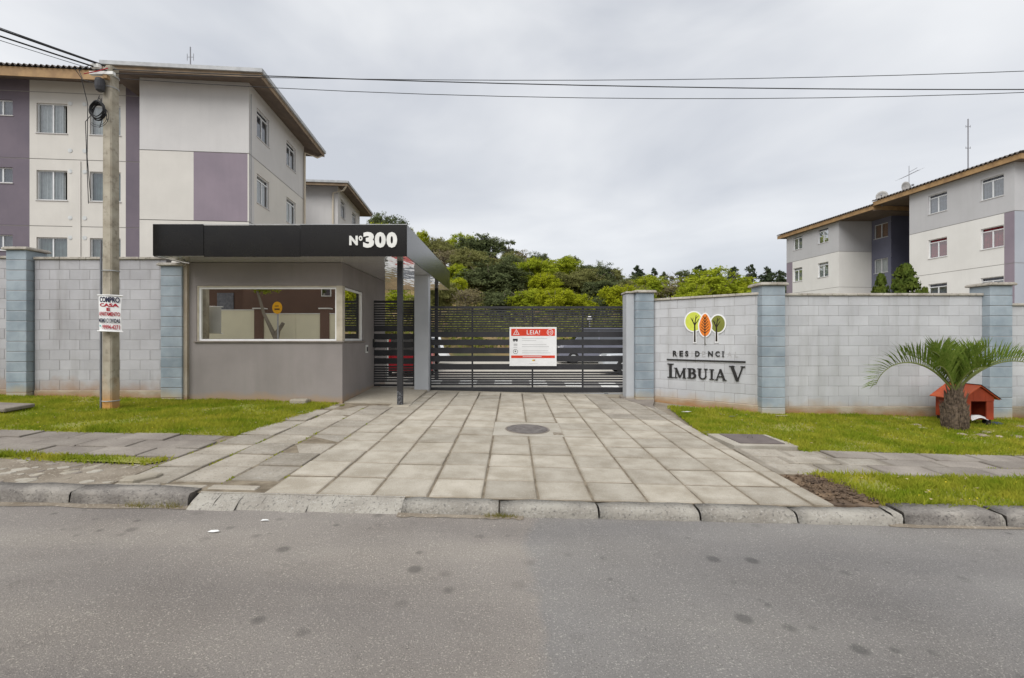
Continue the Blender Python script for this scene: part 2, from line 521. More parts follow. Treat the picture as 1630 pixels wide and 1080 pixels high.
mat('pole_concrete', (0.44, 0.40, 0.325), (0.30, 0.265, 0.205), 3.5, 0.9, 0.6, 60, stain=srgb(190, 135, 62), stain_h=0.55, streak=((0.16, 0.145, 0.12), 0.75), speck=((0.17, 0.15, 0.12), 14, 0.5))
mat('case_grey', (0.045, 0.045, 0.05), None, 9, 0.6)
mat('cable', (0.014, 0.014, 0.016), None, 9, 0.6)
mat('grey_pvc', (0.16, 0.17, 0.19), None, 9, 0.5)
mat('iron', (0.10, 0.088, 0.082), (0.16, 0.145, 0.135), 9, 0.6, 0.4, 60)
mat('plate_steel', (0.145, 0.12, 0.112), (0.11, 0.09, 0.085), 5, 0.65, 0.3, 60)
mat('dog_paint', srgb(160, 66, 38), srgb(132, 52, 30), 4, 0.6, 0.2, 60)
mat('dog_roof', srgb(186, 82, 36), srgb(160, 62, 30), 6, 0.35, spec=0.5)
mat('dark_edge', (0.015, 0.014, 0.014), None, 6, 0.7)
mat('cloth_white', (0.62, 0.60, 0.60), (0.5, 0.48, 0.48), 9, 0.95)
mat('cloth_blue', (0.035, 0.055, 0.085), (0.06, 0.08, 0.11), 9, 0.9)
mat('stone', (0.40, 0.34, 0.25), (0.24, 0.2, 0.15), 9, 0.95, 0.6, 40, rnd=0.2)
mat('paper', (0.7, 0.7, 0.68), None, 9, 0.8)
mat('render_cream', (0.575, 0.553, 0.515), (0.53, 0.51, 0.475), 0.8, 0.9, 0.15, 90, streak=((0.47, 0.45, 0.42), 0.22), spec=0.15)
mat('render_grey', (0.53, 0.518, 0.51), (0.485, 0.475, 0.47), 0.7, 0.9, 0.15, 90, streak=((0.42, 0.41, 0.405), 0.25), spec=0.15)
mat('render_slate', (0.16, 0.165, 0.22), (0.14, 0.145, 0.195), 0.7, 0.9, 0.15, 90, spec=0.15)
mat('render_plum', (0.165, 0.14, 0.165), (0.135, 0.117, 0.142), 0.7, 0.9, 0.15, 90, streak=((0.12, 0.105, 0.125), 0.3), spec=0.15)
mat('render_ash', (0.44, 0.437, 0.445), (0.41, 0.408, 0.415), 0.7, 0.9, 0.15, 90, streak=((0.36, 0.355, 0.355), 0.25), spec=0.15)
mat('render_white', (0.64, 0.63, 0.605), (0.60, 0.59, 0.565), 0.7, 0.9, 0.15, 90, streak=((0.52, 0.51, 0.49), 0.25), spec=0.15)
mat('render_purple', (0.245, 0.206, 0.24), (0.212, 0.18, 0.212), 0.7, 0.9, 0.15, 90, streak=((0.19, 0.165, 0.19), 0.25), spec=0.15)
mat('render_navy', (0.13, 0.135, 0.19), (0.11, 0.115, 0.165), 0.7, 0.9, 0.15, 90, spec=0.15)
mat('render_bluegrey', (0.36, 0.38, 0.42), (0.33, 0.35, 0.39), 0.7, 0.9, 0.15, 90, spec=0.15)
mat('groove', (0.30, 0.28, 0.26), None, 2, 0.95)
mat('wood_fascia', (0.37, 0.235, 0.11), (0.25, 0.155, 0.075), 2.5, 0.7, 0.2, 60, streak=((0.24, 0.14, 0.07), 0.5))
mat('old_fascia', (0.27, 0.195, 0.125), (0.17, 0.125, 0.085), 2.5, 0.75, 0.2, 60)
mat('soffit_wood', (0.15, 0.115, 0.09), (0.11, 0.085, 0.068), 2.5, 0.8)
mat('roof_tile', (0.085, 0.072, 0.066), (0.13, 0.115, 0.105), 3, 0.9, 0.5, 40)
mat('pvc_cream', (0.56, 0.50, 0.40), None, 3, 0.5)
mat('alu_frame', (0.66, 0.67, 0.68), None, 4, 0.4, spec=0.5)
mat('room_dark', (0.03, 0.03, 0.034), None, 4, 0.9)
mat('curtain_white', (0.56, 0.57, 0.57), (0.44, 0.46, 0.46), 7, 0.9)
mat('curtain_teal', (0.22, 0.28, 0.28), (0.16, 0.2, 0.2), 3, 0.9)
mat('curtain_red', (0.30, 0.04, 0.055), (0.2, 0.03, 0.04), 7, 0.9)
mat('curtain_orange', (0.36, 0.17, 0.06), (0.24, 0.11, 0.05), 7, 0.9)
mat('curtain_grey', (0.22, 0.23, 0.27), (0.15, 0.155, 0.18), 7, 0.9)
mat('antenna_metal', (0.25, 0.25, 0.27), None, 4, 0.5, metallic=0.3)
mat('dish', (0.42, 0.41, 0.39), (0.33, 0.32, 0.31), 5, 0.6)
mat('bark', (0.11, 0.085, 0.065), (0.17, 0.14, 0.11), 3, 0.95, 0.8, 20)
mat('twig', (0.24, 0.21, 0.17), (0.18, 0.16, 0.13), 3, 0.95)
mat('palm_bark', (0.17, 0.125, 0.088), (0.055, 0.04, 0.03), 22, 0.95, 0.6, 60)
mat('car_red', (0.42, 0.015, 0.025), None, 3, 0.25, spec=0.5)
mat('car_grey', (0.145, 0.15, 0.19), None, 3, 0.25, spec=0.5)
mat('car_silver', (0.42, 0.44, 0.47), None, 3, 0.25, spec=0.5)
mat('car_white', (0.70, 0.71, 0.72), None, 3, 0.25, spec=0.5)
mat('tyre', (0.018, 0.018, 0.018), None, 9, 0.9)
mat('lamp_red', (0.5, 0.02, 0.02), None, 9, 0.2, spec=0.5)
mat('lamp_clear', (0.75, 0.75, 0.75), None, 9, 0.15, spec=0.5)
mat('lot_concrete', (0.47, 0.44, 0.39), (0.40, 0.37, 0.32), 0.5, 0.9, 0.2, 60)
mat('lane_paint', (0.74, 0.73, 0.70), (0.62, 0.61, 0.58), 9, 0.8)
mat('hump_grey', (0.22, 0.21, 0.20), None, 9, 0.9)
mat('hill_earth', (0.27, 0.175, 0.085), (0.09, 0.095, 0.035), 0.22, 0.95, 0.6, 3, speck=((0.40, 0.28, 0.13), 1.5, 0.6))
mat('cream_paint', (0.74, 0.71, 0.54), (0.68, 0.65, 0.5), 1, 0.85, spec=0.15)
mat('brown_paint', (0.16, 0.098, 0.078), (0.14, 0.088, 0.07), 1, 0.85, spec=0.15)
mat('sign_yellow', srgb(235, 172, 20), None, 9, 0.5)
glassmat('mirror_glass', (0.03, 0.028, 0.022), 0.84, (0.92, 0.9, 0.84))
glassmat('house_glass', (0.03, 0.03, 0.035), 0.16, see=0.92)
glassmat('car_glass', (0.012, 0.014, 0.016), 0.22)
M = MATS

# glossy white ceiling sheet under the canopy, a little wavy
ms = mat('gloss_soffit', (0.60, 0.60, 0.59), (0.56, 0.56, 0.55), 2, 0.06, spec=0.75)
t = ms.node_tree
b_ = t.nodes['Principled BSDF']
b_.inputs['Coat Weight'].default_value = 1.0
b_.inputs['Coat Roughness'].default_value = 0.03
b_.inputs['Coat IOR'].default_value = 1.8
g_ = t.nodes.new('ShaderNodeNewGeometry')
mp_ = t.nodes.new('ShaderNodeMapping')
mp_.inputs['Scale'].default_value = (3.5, 1.2, 1)
n_ = t.nodes.new('ShaderNodeTexNoise')
n_.inputs['Scale'].default_value = 1.3
n_.inputs['Detail'].default_value = 1
bb_ = t.nodes.new('ShaderNodeBump')
bb_.inputs['Strength'].default_value = 0.28
bb_.inputs['Distance'].default_value = 0.03
t.links.new(g_.outputs['Position'], mp_.inputs['Vector'])
t.links.new(mp_.outputs[0], n_.inputs['Vector'])
t.links.new(n_.outputs['Fac'], bb_.inputs['Height'])
for s_ in ('Normal', 'Coat Normal'): t.links.new(bb_.outputs[0], b_.inputs[s_])

# ------------------------------------------------------------------ ground, road, pavement
def sheet(name, m, xs, ys, zf, label, cat, parent=None, kind='structure', smooth=True):
    mb = MB()
    mb.v = [(x, y, zf(x, y)) for y in ys for x in xs]
    n = len(xs)
    mb.f = [(j * n + i, j * n + i + 1, (j + 1) * n + i + 1, (j + 1) * n + i) for j in range(len(ys) - 1) for i in range(n - 1)]
    o = mb.build(name, m, parent, smooth)
    if parent is None: tag(o, label, cat, kind=kind)
    return o
fr = lambda a, b, n: [a + (b - a) * i / n for i in range(n + 1)]

sheet('ground', M['hill_earth'], fr(-420, 420, 140), fr(29.5, 60, 24) + fr(64, 120, 14)[0:] + fr(140, 700, 14),
      terrain, 'earthy hillside rising behind the parking area, ochre bank at its foot', 'hillside')
sheet('soil', M['soil'], fr(-420, -20, 10) + fr(-16, 16, 32) + fr(20, 420, 10), [4.13] + fr(4.2, 11.5, 16) + fr(12, 29.5, 16),
      lambda x, y: terrain(x, y) if y > 4.15 else zr(x) - .02, 'bare ground under verge, paving and housing blocks', 'ground')
sheet('road', M['asphalt'], fr(-420, -20, 8) + fr(-16, 16, 24) + fr(20, 420, 8), [-3.4, 0, 4.19], lambda x, y: zr(x),
      'grey worn asphalt road across the whole foreground', 'road')
sheet('opposite_pavement', M['concrete'], fr(-420, -20, 8) + fr(-16, 16, 24) + fr(20, 420, 8), [-420, -60, -20, -6, -3.4],
      lambda x, y: zr(x) + 0.11, 'concrete footpath across the road, behind the viewer', 'footpath')
sheet('parking_lot', M['lot_concrete'], fr(-14, 22, 18), fr(11.32, 29.9, 16), lambda x, y: terrain(x, y) + 0.06,
      'pale concrete parking area behind the sliding gate', 'parking area')

def lawn_poly(name, quadpts, label):
    """a patch of lawn: bilinear patch on the verge"""
    (a, b, c, d) = [Vector((*p, 0)) for p in quadpts]
    mb = MB(); n = 10
    for j in range(n + 1):
        for i in range(n + 1):
            u, v = i / n, j / n
            p = (a * (1 - u) + b * u) * (1 - v) + (d * (1 - u) + c * u) * v
            mb.v.append((p.x, p.y, zg(p.x, p.y) - 0.008 + 0.012 * math.sin(3.1 * p.x + 1.7 * p.y)))
    mb.f = [(j * 11 + i, j * 11 + i + 1, (j + 1) * 11 + i + 1, (j + 1) * 11 + i) for j in range(n) for i in range(n)]
    return tag(mb.build(name, M['lawn_ground'], None, True), label, 'lawn', kind='structure')
LAWNS = [
    ('lawn', [(-14, 6.37), (-3.78, 6.37), (-3.46, 9.22), (-14, 9.22)], 'green lawn between left footpath and grey block wall', 3000, 0.05),
    ('lawn', [(2.97, 7.05), (14, 7.05), (14, 9.22), (3.3, 9.75)], 'green lawn in front of right wall, around the palm', 3000, 0.05),
    ('lawn', [(3.95, 6.27), (14, 6.27), (14, 7.05), (3.92, 7.05)], 'green lawn edge along the right footpath', 3300, 0.05),
    ('lawn', [(3.5, 4.28), (14, 4.28), (14, 5.2), (3.42, 5.2)], 'grass strip between right footpath and dark kerb', 5000, 0.06),
    ('lawn', [(-5.9, 5.14), (-3.95, 5.0), (-3.87, 5.2), (-5.9, 5.29)], 'thin tuft strip beside broken paving on the left', 4500, 0.045),
]
mg1 = leafmat('grass_blade', (0.17, 0.255, 0.015), (0.43, 0.405, 0.055), 1.9, 0.5)
GB = []
for (nm, qp, lab, dens, hh) in LAWNS:
    lawn_poly(nm, qp, lab)
    a, b, c, d = [np.array(p, float) for p in qp]
    area = 0.5 * abs((c[0] - a[0]) * (d[1] - b[1]) - (d[0] - b[0]) * (c[1] - a[1]))
    n = int(area * dens)
    u, v = rng.random(n)[:, None], rng.random(n)[:, None]
    u = np.where(rng.random(n)[:, None] < 0.03, u * 0.02 + (u > 0.5) * 0.98, u)
    P = (a * (1 - u) + b * u) * (1 - v) + (d * (1 - u) + c * u) * v + rng.normal(0, 0.035, (n, 2))
    hs = hh * (0.45 + rng.random(n) * 0.9)
    clump = np.sin(P[:, 0] * 4.3 + 1) * np.sin(P[:, 1] * 5.1 + P[:, 0] * 2.2)
    hs *= 1 + 0.35 * clump
    fld = np.sin(P[:, 0] * 1.9 + 2 * np.sin(P[:, 1] * 1.3)) + np.sin(P[:, 1] * 3.7 + P[:, 0] * .8) + .6 * np.sin(P[:, 0] * 6.1 - P[:, 1] * 4.3)
    kp = (fld < 1.35) | (rng.random(n) < .35)
    P, hs = P[kp], hs[kp]
    GB.append((P, hs))
wp, wh = [], []
for _ in range(65):                                # weeds in the joints of the old paving
    if random.random() < .6: x, y = -3.79 + .5 * random.randint(0, 3), random.uniform(4.5, 9)
    elif random.random() < .5: x, y = random.uniform(-9, -3.9), random.choice((5.3, 5.66, 6.01, 6.36))
    else: x, y = random.uniform(3.1, 9), random.choice((5.23, 5.62, 5.92, 6.26))
    for _k in range(random.randint(4, 22)):
        wp.append((x + random.gauss(0, .012), y + random.gauss(0, .05)) if abs(x + 3) < 1 else (x + random.gauss(0, .07), y + random.gauss(0, .012))); wh.append(random.uniform(.01, .03))
GB.append((np.array(wp), np.array(wh)))
def grass_obj():
    P = np.concatenate([g[0] for g in GB]); hs = np.concatenate([g[1] for g in GB])
    keep = (P[:, 0] > -11) & (P[:, 0] < 11.5)
    P, hs = P[keep], hs[keep]
    n = len(P)
    z = np.array([zg(x, y) for x, y in P]) - 0.012
    ang = rng.random(n) * 6.283
    wd = 0.006 + rng.random(n) * 0.006
    B = np.stack([np.cos(ang) * wd, np.sin(ang) * wd, np.zeros(n)], 1)
    base = np.stack([P[:, 0], P[:, 1], z], 1)
    lean = rng.normal(0, 0.45, (n, 2)) * hs[:, None]
    tip = base + np.stack([lean[:, 0], lean[:, 1], hs], 1)
    V = np.stack([base - B, base + B, tip], 1).reshape(-1, 3).astype(np.float32)
    me = bpy.data.meshes.new('grass')
    me.vertices.add(3 * n); me.vertices.foreach_set('co', V.ravel())
    me.loops.add(3 * n); me.loops.foreach_set('vertex_index', np.arange(3 * n, dtype=np.int32))
    me.polygons.add(n); me.polygons.foreach_set('loop_start', np.arange(0, 3 * n, 3, dtype=np.int32))
    me.materials.append(mg1); me.update(); me.validate()
    return tag(link('grass', me), 'short green grass blades of the verges on both sides', 'grass', kind='stuff')
grass_obj()
def specks(name, n, m, s_, label):
    mb = MB()
    for i in range(n):
        k = random.random()
        x, y = (random.uniform(-9.5, -3.9), random.uniform(6.45, 9.1)) if k < .4 else ((random.uniform(3.9, 10.2), random.uniform(6.4, 9.0)) if k < .85 else (random.uniform(3.7, 7), random.uniform(4.35, 5.15)))
        z = zg(x, y) + random.uniform(.025, .045); a = random.random() * 6.28; q = s_ * random.uniform(.6, 1.3)
        c, d = q * math.cos(a), q * math.sin(a)
        mb.add([(x - c, y - d, z), (x + d * .7, y - c * .7, z + .006), (x + c, y + d, z + .003), (x - d * .7, y + c * .7, z + .008)], [(0, 1, 2, 3)])
    tag(mb.build(name, m), label, 'leaves' if 'leaf' in name else 'flowers', kind='stuff')
specks('flower_specks', 130, mat('flower_yellow', (0.65, 0.52, 0.03), None, 9, 0.8), .013, 'tiny yellow flowers scattered over the lawns')
specks('fallen_leaf_specks', 220, mat('fallen_leaf', (0.42, 0.36, 0.2), (0.28, 0.2, 0.1), 9, 0.9), .02, 'small pale fallen leaves scattered over the lawns')

# slabs ------------------------------------------------------------
_slab = {}
def slab_mesh(wx, wy, m, th=0.05, c=0.008):
    k = (round(wx, 3), round(wy, 3), m)
    if k not in _slab:
        _slab[k] = MB().cbox(-wx / 2, wx / 2, -wy / 2, wy / 2, -th, 0, c).mesh('paving_slab', M[m])
    return _slab[k]
def slab(parent, x, y, wx, wy, m, jit=1.0, dz=0.0, name='paving_slab'):
    return link(name, slab_mesh(wx, wy, m), parent, True,
                (x, y, zg(x, y) + dz + random.uniform(-0.004, 0.004) * jit),
                (TILT[0] + random.uniform(-.006, .006) * jit, TILT[1] + random.uniform(-.006, .006) * jit, random.uniform(-.008, .008) * jit))
drive = thing('driveway', 'wide driveway of square concrete slabs leading up to the gate', 'driveway', kind='structure')
PW = 0.507
sheet('joint_sand', M['joint_sand'], fr(-3.8, 2.97, 12), fr(4.22, 10.2, 8), lambda x, y: zg(x, y) - .01, '', '', drive)
for j in range(14):
    for k in range(10):
        x, y = -2.295 + PW * (k + 0.5), 4.235 + 0.5 * (j + 0.5) + (0 if j == 0 else .018 * math.sin(k * 2.3 + j * .4))
        if abs(x - 0.24) < 0.56 and abs(y - 7.2) < 0.5: continue
        if y > 10.6 and x > 2.2: continue
        wear = k >= 8 and y > 8
        slab(drive, x, y, PW - (0.016 if k % 3 else 0.024), 0.5 - random.choice((.02, .024, .028)), 'old_slab' if wear else 'slab', 1.4)
for j in range(14):                                # narrow edging on the right
    y = 4.25 + 0.5 * (j + 0.5)
    if y < 10.2: slab(drive, 2.885, y, 0.17, 0.485, 'old_slab' if y > 8 else 'slab', 1.2)
for k in range(3):                                 # older, cracked lane on the left
    for j in range(10):
        x, y = -3.79 + 0.5 * (k + 0.5), 4.42 + 0.5 * (j + 0.5) + 0.07 * k
        if y > 9.15: continue
        slab(drive, x, y, 0.475, 0.482, 'old_slab', 2.6)
def pad(name, pts, m, th, parent, dz=0.004, rise=None):
    mb = MB()
    tri = [(x, y, zg(x, y) + dz + (rise(x, y) if rise else 0)) for x, y in pts]
    n = len(tri)
    mb.add(tri + [(x, y, z - th) for x, y, z in tri], [tuple(range(n))] + [(i, i + n, (i + 1) % n + n, (i + 1) % n) for i in range(n)])
    return mb.build(name, M[m], parent)
pad('concrete_pad', [(-3.36, 9.25), (-2.02, 9.25), (-2.02, 11.3), (-3.45, 11.3), (-3.36, 10.2)], 'concrete', 0.1, drive, 0.012, lambda x, y: 0.045 * (y - 9.25) / 2)
pad('concrete_patch', [(-0.315, 6.75), (0.77, 6.75), (0.77, 7.72), (-0.315, 7.72)], 'slab_plain', 0.05, drive, -0.006)
pad('concrete_patch', [(2.99, 9.8), (2.9, 9.3), (2.55, 10.75), (2.6, 11.2), (3.3, 10.7)], 'dark_plain', 0.06, drive, 0.004)
pad('threshold', [(-2.05, 11.2), (2.95, 11.2), (2.95, 11.45), (-2.05, 11.45)], 'concrete', 0.08, drive, 0.01)

mh = thing('manhole_cover', 'round iron manhole cover set in the driveway slabs', 'manhole', (0.24, 7.2, zg(.24, 7.2)))
mb = MB().lathe([(0.315, -0.03), (0.315, 0.006), (0.29, 0.008), (0.285, 0.003), (0.25, 0.003), (0.245, 0.008), (0.2, 0.008), (0.195, 0.003), (0.15, 0.003), (0.145, 0.008), (0.09, 0.008), (0.085, 0.003), (0.02, 0.003)], 40)
o = mb.build('lid', M['iron'], mh, local=True); o.rotation_euler = TILT
mb = MB().lathe([(0.345, -0.03), (0.345, 0.002), (0.32, 0.002), (0.32, -0.03)], 40)
o = mb.build('rim', M['dark_plain'], mh, local=True); o.rotation_euler = TILT
tag(pad('missing_slab_pit', [(0.62, 6.86), (0.76, 6.86), (0.76, 7.0), (0.62, 7.0)], 'soil', 0.02, None, 0.0), 'small dirt gap in the slabs right of manhole', 'pit')

pv = thing('footpath', 'narrow slab footpath on the left, between lawn and kerb', 'footpath', kind='structure')
for r_, (y0, y1) in enumerate([(5.3, 5.66), (5.66, 6.01), (6.01, 6.36)]):
    x = -13 + 0.2 * r_
    while x < -3.85:
        wx = 0.62
        if x + wx > -3.82: wx = -3.82 - x
        if wx > 0.15: slab(pv, x + wx / 2, (y0 + y1) / 2, round(wx, 2) - 0.016, y1 - y0 - 0.014, 'dark_slab', 1.8)
        x += 0.62
for (x, y, a, b) in [(-3.55, 4.36, .42, .1), (-3.1, 4.36, .4, .1), (-2.62, 4.36, .45, .1)]:
    slab(pv, x, y, a, b, 'old_slab', 2)
sheet('dirt_strip', M['soil'], fr(-13.5, -3.83, 12), [4.25, 4.7, 5.32], lambda x, y: zg(x, y) - .018, '', '', pv)
sheet('joint_sand', M['joint_sand'], fr(-13.5, -3.81, 12), [5.3, 5.8, 6.4], lambda x, y: zg(x, y) - .0165, '', '', pv)
# broken paving by the kerb: flat pieces of concrete in the dirt
def chip(parent, x, y, r, m, name='broken_slab', th=0.02, lift=-0.008, tilt=0.02):
    n = random.randint(5, 7)
    a0 = random.random() * 6
    pl = [(r * random.uniform(.65, 1.1) * math.cos(a0 + 6.283 * i / n), r * random.uniform(.5, .8) * math.sin(a0 + 6.283 * i / n)) for i in range(n)]
    mb = MB().prism(pl, lambda u, v, w_: (u, v, w_), -0.03, 0)
    mb.add([(u * .9, v * .9, th * .4) for u, v in pl], [tuple(range(n))])
    k = len(mb.v) - n
    for i in range(n): mb.f.append((n + i, n + (i + 1) % n, k + (i + 1) % n, k + i))
    return link(name, mb.mesh(name, M[m]), parent, True, (x, y, zg(x, y) - 0.012 + lift), (random.uniform(-tilt, tilt), random.uniform(-tilt, tilt), random.random()))
for i in range(150):
    x, y = random.uniform(-8.5, -3.55), random.uniform(4.36, 5.1)
    if x > -4.0 and y > 4.9: continue
    chip(pv, x, y, random.choice([.04, .05, .07, .1]), random.choice(['slab_plain', 'concrete', 'slab_plain', 'dark_plain']))
chip(pv, -3.62, 4.52, 0.17, 'concrete', th=0.03, lift=0.03, tilt=0.06)

pr = thing('footpath', 'narrow slab footpath on the right, between two grass strips', 'footpath', kind='structure')
sheet('joint_sand', M['joint_sand'], fr(2.98, 13.5, 12), [5.19, 5.8, 6.3], lambda x, y: zg(x, y) - .0165, '', '', pr)
for r_, (y0, y1) in enumerate([(5.22, 5.62), (5.62, 5.92), (5.92, 6.26)]):
    x = 2.99
    while x < 13:
        mm = 'old_slab' if x < 4.1 else 'dark_slab'
        slab(pr, x + 0.325, (y0 + y1) / 2, 0.634, y1 - y0 - 0.014, mm, 1.8)
        x += 0.65 if x > 3.1 else (.65, .37, .51)[r_]
tag(pad('dirt_patch', [(3.0, 5.18), (2.96, 4.3), (3.5, 4.27), (3.62, 4.5), (3.5, 4.75), (3.55, 5.18)], 'bare_earth', 0.03, None, -0.012), 'bare brown soil patch beside driveway near the kerb', 'soil patch', kind='structure')
mb = MB()
for i in range(320):
    x, y, s_ = random.uniform(3.0, 3.55), random.uniform(4.32, 5.15), random.uniform(.006, .024)
    mb.lathe([(s_ * .6, -s_ * .3), (s_, s_ * .1), (s_ * .6, s_ * .6), (s_ * .1, s_ * .75)], 6, (x, y, zg(x, y)))
mb.v = [(a + random.uniform(-.009, .009), b + random.uniform(-.009, .009), c + random.uniform(-.008, .005)) for a, b, c in mb.v]
tag(mb.build('soil_clods', M['bare_earth']), 'loose clods of brown soil beside the driveway', 'soil', kind='stuff')

# kerbs ------------------------------------------------------------
def kerb_stone(parent, x0, x1, yf, yb, h, m, round_=0.032):
    prof = [(yf - 0.012, -0.1), (yf, 0.02), (yf + 0.006, h - round_), (yf + round_ * .35, h - round_ * .35), (yf + round_, h), (yb, h + 0.004), (yb, -0.1)]
    mb = MB(); n = 6
    xs = [x0 + (x1 - x0) * i / n for i in range(n + 1)]
    for i, x in enumerate(xs):
        e = 0.01 if i in (0, n) else 0
        for (y, z) in prof:
            jz = random.uniform(-.007, .007) if z > 0.02 else 0
            mb.v.append((x, y + random.uniform(-.006, .006) + e * .6, zr(x) + z + jz - (e if z > 0.05 else 0)))
    p = len(prof)
    for i in range(n):
        for j in range(p - 1): mb.f.append((i * p + j, (i + 1) * p + j, (i + 1) * p + j + 1, i * p + j + 1))
    mb.f += [tuple(range(p))[::-1], tuple(n * p + j for j in range(p))]
    return mb.build('kerb_stone', M[m], parent, True)
kl = thing('kerb', 'high dark kerb stones left of the driveway', 'kerb', kind='structure')
x = -2.88
for Ln in (1.06, 1.0, 1.0, 1.02, 1.0, 1.0, 1.0): kerb_stone(kl, x - Ln + .015, x, 4.1, 4.29, 0.12, 'dark_kerb'); x -= Ln
kd = thing('kerb', 'low pale kerb stones along the driveway mouth', 'kerb', kind='structure')
for a, b in ((-0.97, -0.12), (-0.105, .755), (.772, 1.645), (1.663, 2.5), (2.515, 3.36)): kerb_stone(kd, a, b, 4.05, 4.225, 0.092, 'kerb', 0.05)
kr = thing('kerb', 'high dark kerb stones right of the driveway', 'kerb', kind='structure')
for a, b in ((3.46, 4.3), (4.36, 5.2), (5.24, 6.2), (6.24, 7.2)): kerb_stone(kr, a, b, 4.06, 4.28, 0.12, 'dark_kerb')
mb = MB()                                          # cast concrete apron, broken, left part of the mouth
for i in range(9):
    x0, x1 = -2.85 + i * 0.208, -2.85 + (i + 1) * 0.208
    yf = 4.03 + random.uniform(-.03, .03)
    mb.add([(x0, yf, zr(x0) - 0.01), (x1, yf, zr(x1) - 0.01), (x1, 4.12, zr(x1) + .05 + random.uniform(-.012, .012)), (x0, 4.12, zr(x0) + .05), (x1, 4.24, zr(x1) + .096), (x0, 4.24, zr(x0) + .096)],
           [(0, 1, 2, 3), (3, 2, 4, 5)])
mb.build('broken_apron', M['kerb'], kd)
for a, b in ((3.37, 3.45), (4.31, 4.35)): kerb_stone(kr, a, b, 4.07, 4.25, 0.1, 'kerb')
def gutter(name, x0, x1, y0, y1, m, label):
    mb = MB(); n = 24
    for i in range(n + 1):
        x = x0 + (x1 - x0) * i / n
        mb.v += [(x, y0 + random.uniform(-.02, .02), zr(x) + .004), (x, y1, zr(x) + .014)]
    mb.f = [(2 * i, 2 * i + 2, 2 * i + 3, 2 * i + 1) for i in range(n)]
    return tag(mb.build(name, M[m]), label, 'gutter', kind='structure')
gutter('gutter_dirt', -10, -2.85, 4.035, 4.12, 'soil', 'strip of dirt in the gutter below left kerb')
gutter('gutter_dirt', -1.0, 0.1, 3.99, 4.06, 'soil', 'sandy dirt at the foot of the low kerb')
gutter('gutter_dirt', 3.3, 9, 4.02, 4.07, 'soil', 'strip of dirt in the gutter below right kerb')
def tuft(x, y, n, h, label):
    C, T, W_ = [], [], []
    mb = MB()
    for i in range(n):
        a, px, py = random.random() * 6.28, x + random.gauss(0, .07), y + random.gauss(0, .012)
        hh = h * random.uniform(.4, 1)
        l = hh * random.uniform(.3, 1.1)
        z = zr(px) + 0.005
        mb.add([(px - .003, py, z), (px + .003, py, z), (px + l * math.cos(a), py - abs(l * math.sin(a)) * .4, z + hh)], [(0, 1, 2)])
    tag(mb.build('weed_tuft', leafmat('weed%d' % n, (0.16, 0.17, 0.04), (0.30, 0.25, 0.1), 9)), label, 'weed', kind='stuff')
tuft(-3.3, 4.07, 60, .07, 'small weed tuft in the gutter, nearer the left picture edge')
tuft(-3.0, 4.07, 45, .09, 'long-bladed weed tuft below the end of the high left kerb')
tuft(-0.1, 4.03, 130, .05, 'dry weed tuft at the low kerb below the manhole')
def litter(name, x, y, s_, m, label, cat, zf):
    mb = MB()
    pl = [(-s_, -s_ * .3), (s_ * .2, -s_ * .45), (s_, -s_ * .05), (s_ * .4, s_ * .4), (-s_ * .7, s_ * .3)]
    n = len(pl)
    mb.add([(x + u, y + v, zf + .006 + random.random() * .008) for u, v in pl], [tuple(range(n))])
    tag(mb.build(name, M[m]), label, cat)
litter('paper_scrap', -2.32, 3.6, .045, 'paper', 'white paper scrap lying on the road, the nearer one', 'litter', zr(-2.3))
litter('paper_scrap', -2.05, 3.84, .035, 'paper', 'white paper scrap lying on the road close to kerb', 'litter', zr(-2))
litter('plastic_scrap', 3.35, 8.9, .11, 'cloth_white', 'crumpled pale litter on the lawn by the name wall', 'litter', zg(3.35, 8.9) + .03)
litter('plastic_scrap', 4.05, 8.5, .07, 'cloth_blue', 'small blue litter on the lawn by the name wall', 'litter', zg(4, 8.5) + .03)
litter('plastic_scrap', 2.98, 7.1, .07, 'cloth_blue', 'dark plastic scrap beside the steel cover', 'litter', zg(3, 7.1) + .03)
litter('plastic_scrap', 5.1, 8.75, .13, 'stone', 'dark litter at the foot of the blue pillar', 'litter', zg(5.1, 8.75) + .02)
litter('plastic_scrap', -6.45, 8.95, .09, 'cloth_blue', 'blue litter by pillar beside the guardhouse', 'litter', zg(-6.5, 9) + .05)

# steel inspection cover in its concrete frame, right verge
cv = thing('inspection_cover', 'brown steel inspection cover in a pale concrete frame', 'cover', (3.5, 6.75, zg(3.5, 6.75)))
pad('concrete_frame', [(2.98, 7.08), (3.06, 6.36), (3.98, 6.38), (3.9, 7.1)], 'slab_plain', .08, cv, 0.02)
pad('steel_plate', [(3.16, 7.05), (3.2, 6.48), (3.84, 6.5), (3.82, 7.06)], 'plate_steel', .01, cv, 0.03)
mb = MB().tube([(3.46, 6.8, zg(3.46, 6.8) + .03), (3.47, 6.8, zg(3.46, 6.8) + .06), (3.53, 6.8, zg(3.5, 6.8) + .06), (3.54, 6.8, zg(3.5, 6.8) + .03)], .006, 6)
mb.build('lifting_ring', M['iron'], cv)
cp = thing('concrete_plate', 'dark concrete cover plate lying raised on the left lawn', 'cover plate', (-8.6, 7.6, zg(-8.6, 7.6)))
o = MB().cbox(-.5, .5, -.25, .25, -.06, .0, .012).build('plate', M['dark_plain'], cp, local=True); o.location = (0, 0, .1); o.rotation_euler = (.03, .04, .04)
o = MB().cbox(-.45, .42, -.2, .2, -.1, -.06, .01).build('base', M['dark_plain'], cp, local=True); o.location = (0, 0, .085)

